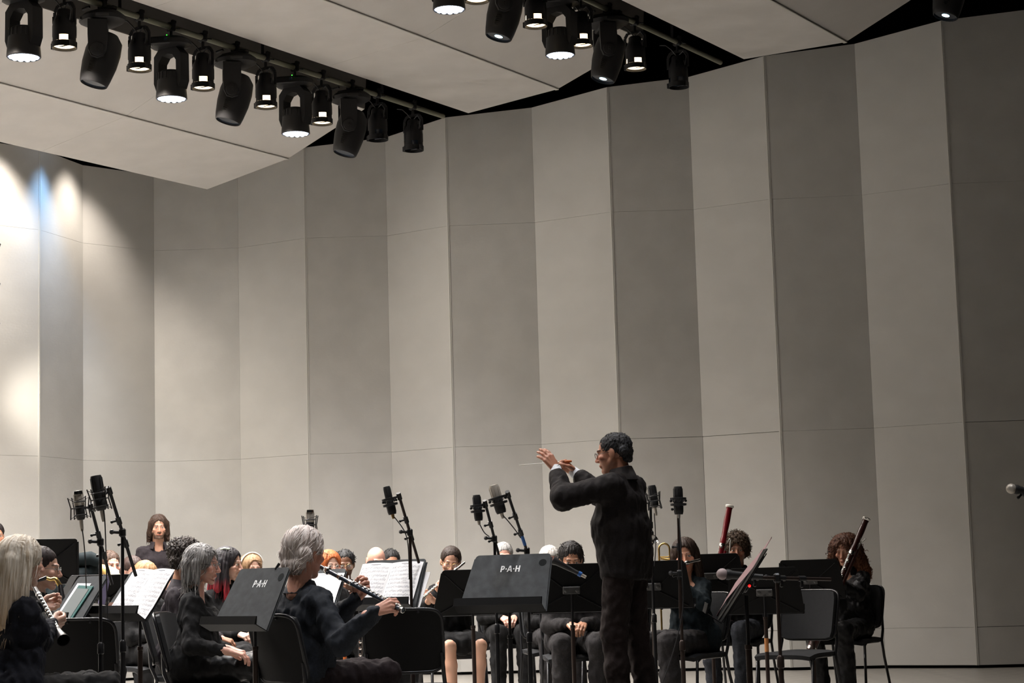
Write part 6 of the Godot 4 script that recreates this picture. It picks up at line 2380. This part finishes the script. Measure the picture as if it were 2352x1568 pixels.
	# ---- right of the conductor
	q = {"label": "piccolo player with long dark hair in a teal black blouse", "woman": true, "spot": spot(1585, 14.1), "face": CON, "turn": -0.5, "head_yaw": 0.6, "crown": 1.265, "skin": Color(0.5, 0.25, 0.16), "top": {"mat": tealblack, "name": "blouse", "collar": false, "neck": 0.12, "hem": 0.05, "sleeve": 0.95}, "low": {"mat": grey}, "seed": 20.0, "nod": 0.15, "cell": 0.012, "knee": Vector3(0.11, 0.54, -0.45), "tilt": -0.08,
		"hair": {"style": "long", "to": -0.27, "front": 0.85, "color": Color(0.014, 0.008, 0.006), "light": Color(0.05, 0.03, 0.02), "tip": Color(0.25, 0.12, 0.05), "tip_from": -0.16, "tip_to": -0.3, "around": 9.0, "down": 3.0, "strands": 300, "strand_long": 0.1, "seed": 21},
		"right": {"p": at(1530, 1318, 13.85), "fingers": Vector3(0.2, 0.3, 1), "palm": Vector3(0.3, -0.9, 0), "curl": 0.5, "elbow": Vector3(-0.5, -1, 0)}, "left": {"p": at(1556, 1334, 13.8), "fingers": Vector3(-0.4, 0.6, 0.5), "palm": Vector3(-0.2, -0.2, -1), "curl": 0.5, "elbow": Vector3(0.8, -0.7, 0)}}
	seat(q, "chair under the piccolo player")
	flute("small silver piccolo at the dark-haired player's lips", at(1578, 1292, 13.88), at(1500, 1310, 13.7), mats.silver, mats.silver, Vector3(0, 0.6, 0.8))

	q = {"label": "young bassoonist with a brown curly afro in grey trousers", "spot": spot(1700, 16.4), "face": CON, "turn": -0.2, "crown": 1.325, "skin": Color(0.3, 0.14, 0.085), "top": {"mat": black}, "low": {"mat": bluegrey}, "seed": 22.0, "nod": 0.1, "cell": 0.013, "head_yaw": 0.35, "knee": Vector3(0.14, 0.54, -0.44), "foot": Vector3(0.12, 0.085, -0.38),
		"hair": {"style": "afro", "big": 1.02, "color": Color(0.028, 0.017, 0.011), "light": Color(0.1, 0.065, 0.042), "ridge": 0.014, "around": 12.0, "down": 30.0, "curls": 900, "curl_size": 0.014, "curl_fall": 0.1, "seed": 23},
		"right": {"p": at(1650, 1432, 16.0), "fingers": Vector3(-0.5, 0.1, 0.5), "palm": Vector3(0.5, 0, 0.5), "curl": 0.6}, "left": {"p": at(1672, 1350, 15.95), "fingers": Vector3(-0.7, 0.3, 0.4), "palm": Vector3(-0.2, -0.2, -0.8), "curl": 0.6}}
	seat(q, "chair under the bassoonist with the afro")
	bassoon("maroon bassoon with a white bell ring", at(1676, 1162, 15.95), at(1611, 1512, 15.75), mats.maroon_wood, mats.ivory, Vector3(-0.3, 0.1, 1), at(1676, 1281, 16.15))

	q = {"label": "bassoonist with very long auburn curls in a black satin blouse, far right", "woman": true, "spot": spot(1950, 16.0), "face": CON, "turn": -0.15, "head_yaw": 0.1, "crown": 1.285, "skin": Color(0.34, 0.17, 0.11), "top": {"mat": black2, "name": "blouse", "puff": 1.1, "neck": 0.09, "fold": 0.016}, "low": {"mat": black2}, "seed": 24.0, "nod": 0.28, "cell": 0.012, "traits": {"eyes_closed": true}, "knee": Vector3(0.13, 0.53, -0.46), "foot": Vector3(0.11, 0.085, -0.36),
		"hair": {"style": "big_curls", "color": Color(0.035, 0.014, 0.008), "light": Color(0.1, 0.04, 0.022), "tip": Color(0.22, 0.08, 0.035), "tip_from": -0.02, "tip_to": -0.3, "ridge": 0.014, "around": 12.0, "down": 14.0, "curls": 1700, "curl_size": 0.017, "curl_fall": 0.9, "seed": 25},
		"right": {"p": at(1905, 1405, 15.55), "fingers": Vector3(-0.6, 0.0, 0.5), "palm": Vector3(0.4, 0, 0.6), "curl": 0.6}, "left": {"p": at(1928, 1338, 15.55), "fingers": Vector3(-0.5, 0.3, 0.5), "palm": Vector3(-0.3, -0.2, -0.8), "curl": 0.6}}
	seat(q, "chair under the bassoonist with auburn curls")
	bassoon("dark brown bassoon with a silver bell rim", at(1990, 1191, 15.6), at(1862, 1494, 15.45), mats.dark_wood, mats.silver, Vector3(-0.3, 0.1, 1), at(1942, 1272, 15.88))

	# ---- the back on the left
	q = {"label": "young man with shoulder-length brown hair and goatee standing by the rear corner", "stand": true, "spot": spot(362, 19.6), "face": Vector3(1.5, 0, -6), "crown": 1.75, "skin": Color(0.46, 0.25, 0.17), "traits": {"beard": Color(0.03, 0.018, 0.012), "brow": Color(0.015, 0.01, 0.008)}, "head_yaw": -0.1, "top": {"mat": plum, "neck": 0.07}, "low": {"mat": black}, "seed": 26.0, "cell": 0.014,
		"hair": {"style": "shoulder_wavy", "color": Color(0.022, 0.012, 0.008), "light": Color(0.06, 0.035, 0.024), "ridge": 0.009, "around": 8.0, "down": 6.0, "strands": 140, "strand_long": 0.045, "seed": 27}}
	person(q)
	q = {"label": "dark-haired person cut off by the left edge of the photo", "stand": true, "spot": spot(-14, 19.0), "face": Vector3(1.5, 0, -6), "crown": 1.69, "skin": tan_, "top": {"mat": black}, "low": {"mat": black}, "seed": 28.0, "cell": 0.018, "hair": {"style": "short", "color": dark_hair}}
	person(q)
	q = {"label": "tuba player with combed brown hair behind the left microphones", "spot": spot(247, 17.0), "face": CON, "crown": 1.355, "skin": rosy, "top": {"mat": black}, "low": {"mat": black}, "seed": 29.0, "cell": 0.018, "hair": {"style": "short", "color": Color(0.035, 0.02, 0.013), "light": Color(0.09, 0.055, 0.04), "around": 9.0, "strands": 120, "strand_long": 0.03}}
	seat(q, "chair under the tuba player")
	tuba("brass tuba bell behind the left microphone stands", at(234, 1322, 16.3))
	q = {"label": "balding player with dark hair beside the standing young man", "spot": spot(300, 16.0), "face": CON, "crown": 1.275, "skin": rosy, "top": {"mat": black}, "low": {"mat": black}, "seed": 30.0, "cell": 0.018, "hair": {"style": "short", "color": Color(0.025, 0.015, 0.012), "light": Color(0.05, 0.03, 0.025)}}
	seat(q, "chair under the balding player")
	q = {"label": "player with fair brown hair low before the standing young man", "spot": spot(328, 14.6), "face": CON, "crown": 1.2, "skin": fair, "top": {"mat": black}, "low": {"mat": black}, "seed": 31.0, "cell": 0.018, "nod": 0.3, "hair": {"style": "short", "color": Color(0.2, 0.11, 0.05), "light": Color(0.34, 0.2, 0.1)}}
	seat(q, "chair under the fair-haired player")
	remove_child(chair_draft)
	chair_draft.queue_free()


func cuff(root: Node3D, a: Vector3, b: Vector3) -> void:
	var inv := root.transform.affine_inverse()
	var g := Geo.new()
	g.tube([inv * a, inv * b], [0.034, 0.037], 14)
	part(g, "shirt_cuff", mats.white_shirt, root)


func watch(root: Node3D, p: Vector3, d: Vector3) -> void:
	var inv := root.transform.affine_inverse()
	var g := Geo.new()
	var x := along(inv * p, inv.basis * d)
	g.lathe(x, [V(0.03, -0.007), V(0.033, -0.006), V(0.033, 0.006), V(0.03, 0.007)], 16)
	part(g, "wristwatch", mats.black_plastic, root)


func hair_clip(root: Node3D, _p: Vector3, hx: Transform3D) -> void:
	var x := root.transform.affine_inverse() * hx
	var g := Geo.new()
	for s in [-1.0, 1.0]:
		g.tube([x * Vector3(0.05 + 0.008 * s, 0.105, 0.045), x * Vector3(0.06 + 0.01 * s, 0.115, 0.01), x * Vector3(0.055 + 0.008 * s, 0.112, -0.02)], 0.006, 6)
	g.tube([x * Vector3(0.044, 0.105, 0.04), x * Vector3(0.062, 0.118, 0.02), x * Vector3(0.05, 0.115, 0.0)], 0.004, 6)
	part(g, "hair_clip", mats.pale_clip, root)


func head_band(root: Node3D, _p: Vector3, hx: Transform3D) -> void:
	var x := root.transform.affine_inverse() * hx
	var g := Geo.new()
	var pts := []
	for k in 13:
		var a := -1.35 + 2.7 * k / 12.0
		pts.append(x * (Vector3(sin(a) * 0.1, 0.03 + cos(a) * 0.103, -0.01)))
	g.tube(pts, 0.007, 6)
	part(g, "headband", mats.ivory, root)


func saxophone(label: String, a: Vector3, b: Vector3, low: Vector3) -> void:
	var root := thing("saxophone", label, "saxophone", Transform3D(Basis(), a))
	var g := Geo.new()
	g.tube(smooth_path([Vector3(0, 0, 0), (b - a) * 0.5 + Vector3(0, -0.006, 0), b - a, b - a + Vector3(0.025, -0.04, 0)], 5), [0.009, 0.0095, 0.0095, 0.01, 0.01, 0.0105, 0.011, 0.011, 0.0115, 0.0115, 0.012, 0.012, 0.0125, 0.013, 0.0135, 0.0135], 10)
	part(g, "neck", mats.brass, root)
	g = Geo.new()
	g.tube([Vector3(0.01, 0.0, 0), Vector3(-0.055, -0.02, 0)], [0.012, 0.007], 10)
	part(g, "mouthpiece", mats.ebony, root)
	g = Geo.new()
	g.tube([b - a + Vector3(0.025, -0.035, 0), low - a, low - a + Vector3(0.06, -0.09, 0.02), low - a + Vector3(0.14, -0.04, 0.03), low - a + Vector3(0.17, 0.12, 0.04)], [0.014, 0.035, 0.042, 0.046, 0.075], 14)
	part(g, "bore", mats.ebony, root)


func tuba(label: String, p: Vector3) -> void:
	# p: middle of the bell's mouth
	var d := Vector3(0.3, 0.85, 0.4).normalized()
	var root := thing("tuba", label, "tuba", along(p - d * 0.63, d))
	var g := Geo.new()
	g.lathe(Transform3D(), [V(0.05, 0.0), V(0.065, 0.3), V(0.09, 0.48), V(0.14, 0.58), V(0.2, 0.63), V(0.205, 0.632), V(0.2, 0.625), V(0.14, 0.57), V(0.085, 0.48)], 28)
	part(g, "bell", mats.brass, root)
	g = Geo.new()
	g.tube(smooth_path([Vector3(0, 0.0, 0), Vector3(0.03, -0.12, 0), Vector3(0.14, -0.16, 0), Vector3(0.22, -0.06, 0), Vector3(0.23, 0.25, 0), Vector3(0.17, 0.36, 0.03), Vector3(0.12, 0.2, 0.05), Vector3(0.12, 0.0, 0.06)], 5), 0.035, 12)
	part(g, "bow", mats.brass, root)
	for k in 3:
		g = Geo.new()
		g.tube([Vector3(0.08 + 0.04 * k, 0.02, 0.1), Vector3(0.08 + 0.04 * k, 0.2, 0.1)], 0.014, 8)
		part(g, "valve", mats.silver, root)


func build_small_things() -> void:
	# trombone slide and a silver bell between the conductor and the piccolo player
	var root := thing("trombone", "brass trombone tuning slide rising behind the conductor's back", "trombone", Transform3D(Basis(), at(1527, 1300, 14.6)))
	var g := Geo.new()
	var w := 0.04
	var pts := [Vector3(-w, 0.012 - root.position.y, 0), Vector3(-w, 0.1, 0)]
	for k in 7:
		var a := PI - PI * k / 6.0
		pts.append(Vector3(cos(a) * w, 0.13 + sin(a) * w, 0))
	pts.append(Vector3(w, 0.1, 0))
	pts.append(Vector3(w, 0.012 - root.position.y, 0))
	g.tube(pts, 0.0075, 10)
	part(g, "slide_bow", mats.brass, root)
	g = Geo.new()
	g.tube([Vector3(-w - 0.005, 0.07, 0), Vector3(w + 0.005, 0.07, 0)], 0.005, 8)
	g.tube([Vector3(-0.03, 0.06, 0.015), Vector3(0.045, 0.045, 0.02)], 0.009, 8)
	part(g, "brace", mats.brass, root)
	g = Geo.new()
	g.tube([Vector3(w, 0.05, 0.0), Vector3(w + 0.03, 0.03, 0.02)], [0.012, 0.012], 10)
	part(g, "water_key", mats.silver, root)
	root = thing("clip_reflector", "small round silver reflector clamped to the microphone stand behind the conductor", "clip", along(at(1503, 1238, 12.42), Vector3(0.6, 0.45, 0.7)))
	g = Geo.new()
	g.lathe(Transform3D(), [V(0.0, -0.05), V(0.012, -0.045), V(0.02, -0.02), V(0.03, -0.002), V(0.034, 0.0), V(0.028, -0.004), V(0.012, -0.03)], 20)
	part(g, "dish", mats.silver, root)
	g = Geo.new()
	g.tube([Vector3(0, -0.045, 0), root.transform.affine_inverse() * at(1496, 1242, 12.47)], 0.008, 8)
	part(g, "clamp_arm", mats.black_plastic, root)

	# bass clarinet foot and an orange peg behind the empty chair
	root = thing("bass_clarinet", "silver keyed bass clarinet between the flutist's knee and the empty chair", "bass clarinet", Transform3D(Basis(), at(827, 1500, 13.6)))
	g = Geo.new()
	g.tube([Vector3(0.01, 0.35, 0), Vector3(0, -0.1, 0)], 0.016, 10)
	part(g, "joint", mats.ebony, root)
	g = Geo.new()
	g.tube(smooth_path([Vector3(0, -0.1, 0), Vector3(-0.01, -0.19, 0.01), Vector3(-0.06, -0.2, 0.04), Vector3(-0.08, -0.1, 0.06)], 4), [0.017, 0.018, 0.02, 0.022, 0.024, 0.026, 0.029, 0.032, 0.036, 0.04, 0.046, 0.054, 0.06], 14)
	part(g, "bell", mats.silver, root)
	key_work(root, Vector3(0.01, 0.35, 0), Vector3(0, -0.1, 0), 0.016, Vector3(0, 0, 1), 0.3, 1.0, 8, 0.011, mats.silver)
	root = thing("instrument_peg", "orange wooden peg leaning beside the bass clarinet", "peg", Transform3D(Basis(), at(792, 1503, 13.4)))
	g = Geo.new()
	g.lathe(Transform3D(), [V(0, -0.2), V(0.009, -0.2), V(0.012, -0.03), V(0.014, 0.1), V(0.01, 0.16), V(0, 0.165)], 12)
	part(g, "shaft", mats.orange_wood, root)

	# covered drum at the back left
	root = thing("covered_drum", "large drum under a dark teal cloth behind the blonde player", "drum", Transform3D(Basis(), spot(172, 15.4)))
	var p := []
	p.append(limb(Vector3(-0.08, 0.25, 0), Vector3(-0.08, 0.98, 0), 0.26, 0.27))
	p.append(limb(Vector3(-0.14, 1.12, 0.05), Vector3(0.1, 1.16, 0.0), 0.16, 0.1))
	p.append(cut(limb(Vector3(-1, -0.5, 0), Vector3(1, -0.5, 0), 0.5, 0.5)))
	g = nets(p, 0.02, 0.06)
	crease(g, 0.02, Vector3(6, 3, 6), 4.0)
	part(g, "cloth_cover", mats.cloth_cover, root)
	g = Geo.new()
	g.tube([Vector3(-0.05, 1.25, 0.12), Vector3(0.14, 1.27, 0.08), Vector3(0.21, 1.24, 0.06)], [0.05, 0.055, 0.045], 12)
	part(g, "cloth_roll", mats.cloth_cover, root)
	g = Geo.new()
	g.tube([Vector3(0.0, 1.3, 0.12), Vector3(-0.04, 1.36, 0.12)], 0.01, 6)
	g.tube([Vector3(0.03, 1.3, 0.12), Vector3(-0.015, 1.39, 0.12)], 0.01, 6)
	part(g, "mallet_handle", mats.cable_navy, root)

	# water bottle on the floor
	root = thing("water_bottle", "clear plastic water bottle on the floor at the bottom edge, centre", "bottle", Transform3D(Basis(), spot(1215, 13.0) + Vector3(0, 0.0, 0)))
	g = Geo.new()
	g.lathe(Transform3D(), [V(0, 0), V(0.032, 0.002), V(0.033, 0.02), V(0.033, 0.14), V(0.02, 0.17), V(0.0135, 0.185), V(0.0135, 0.2)], 16)
	part(g, "bottle_wall", mats.clear_plastic, root)
	g = Geo.new()
	g.lathe(Transform3D(), [V(0.0, 0.198), V(0.015, 0.198), V(0.015, 0.214), V(0, 0.215)], 14)
	part(g, "cap", mats.white_paint, root)

	# cables lying on the floor
	for c in [["thin cable loops on the floor by the far wall, right", [[1700, 15.5], [1722, 16.2], [1760, 16.6], [1800, 16.1], [1850, 16.5]]], ["pale cable coil on the floor under the piccolo player", [[1545, 12.6], [1570, 12.9], [1600, 12.8], [1590, 12.4], [1555, 12.45], [1560, 12.8]]]]:
		var o := thing("floor_cable", c[0], "cable")
		var ps := []
		for k in c[1]:
			ps.append(spot(k[0], k[1]) + Vector3.UP * 0.006)
		g = Geo.new()
		g.tube(smooth_path(ps, 6), 0.005, 6)
		part(g, "strand", mats.label_grey if c[0].begins_with("pale") else mats.cable, o)
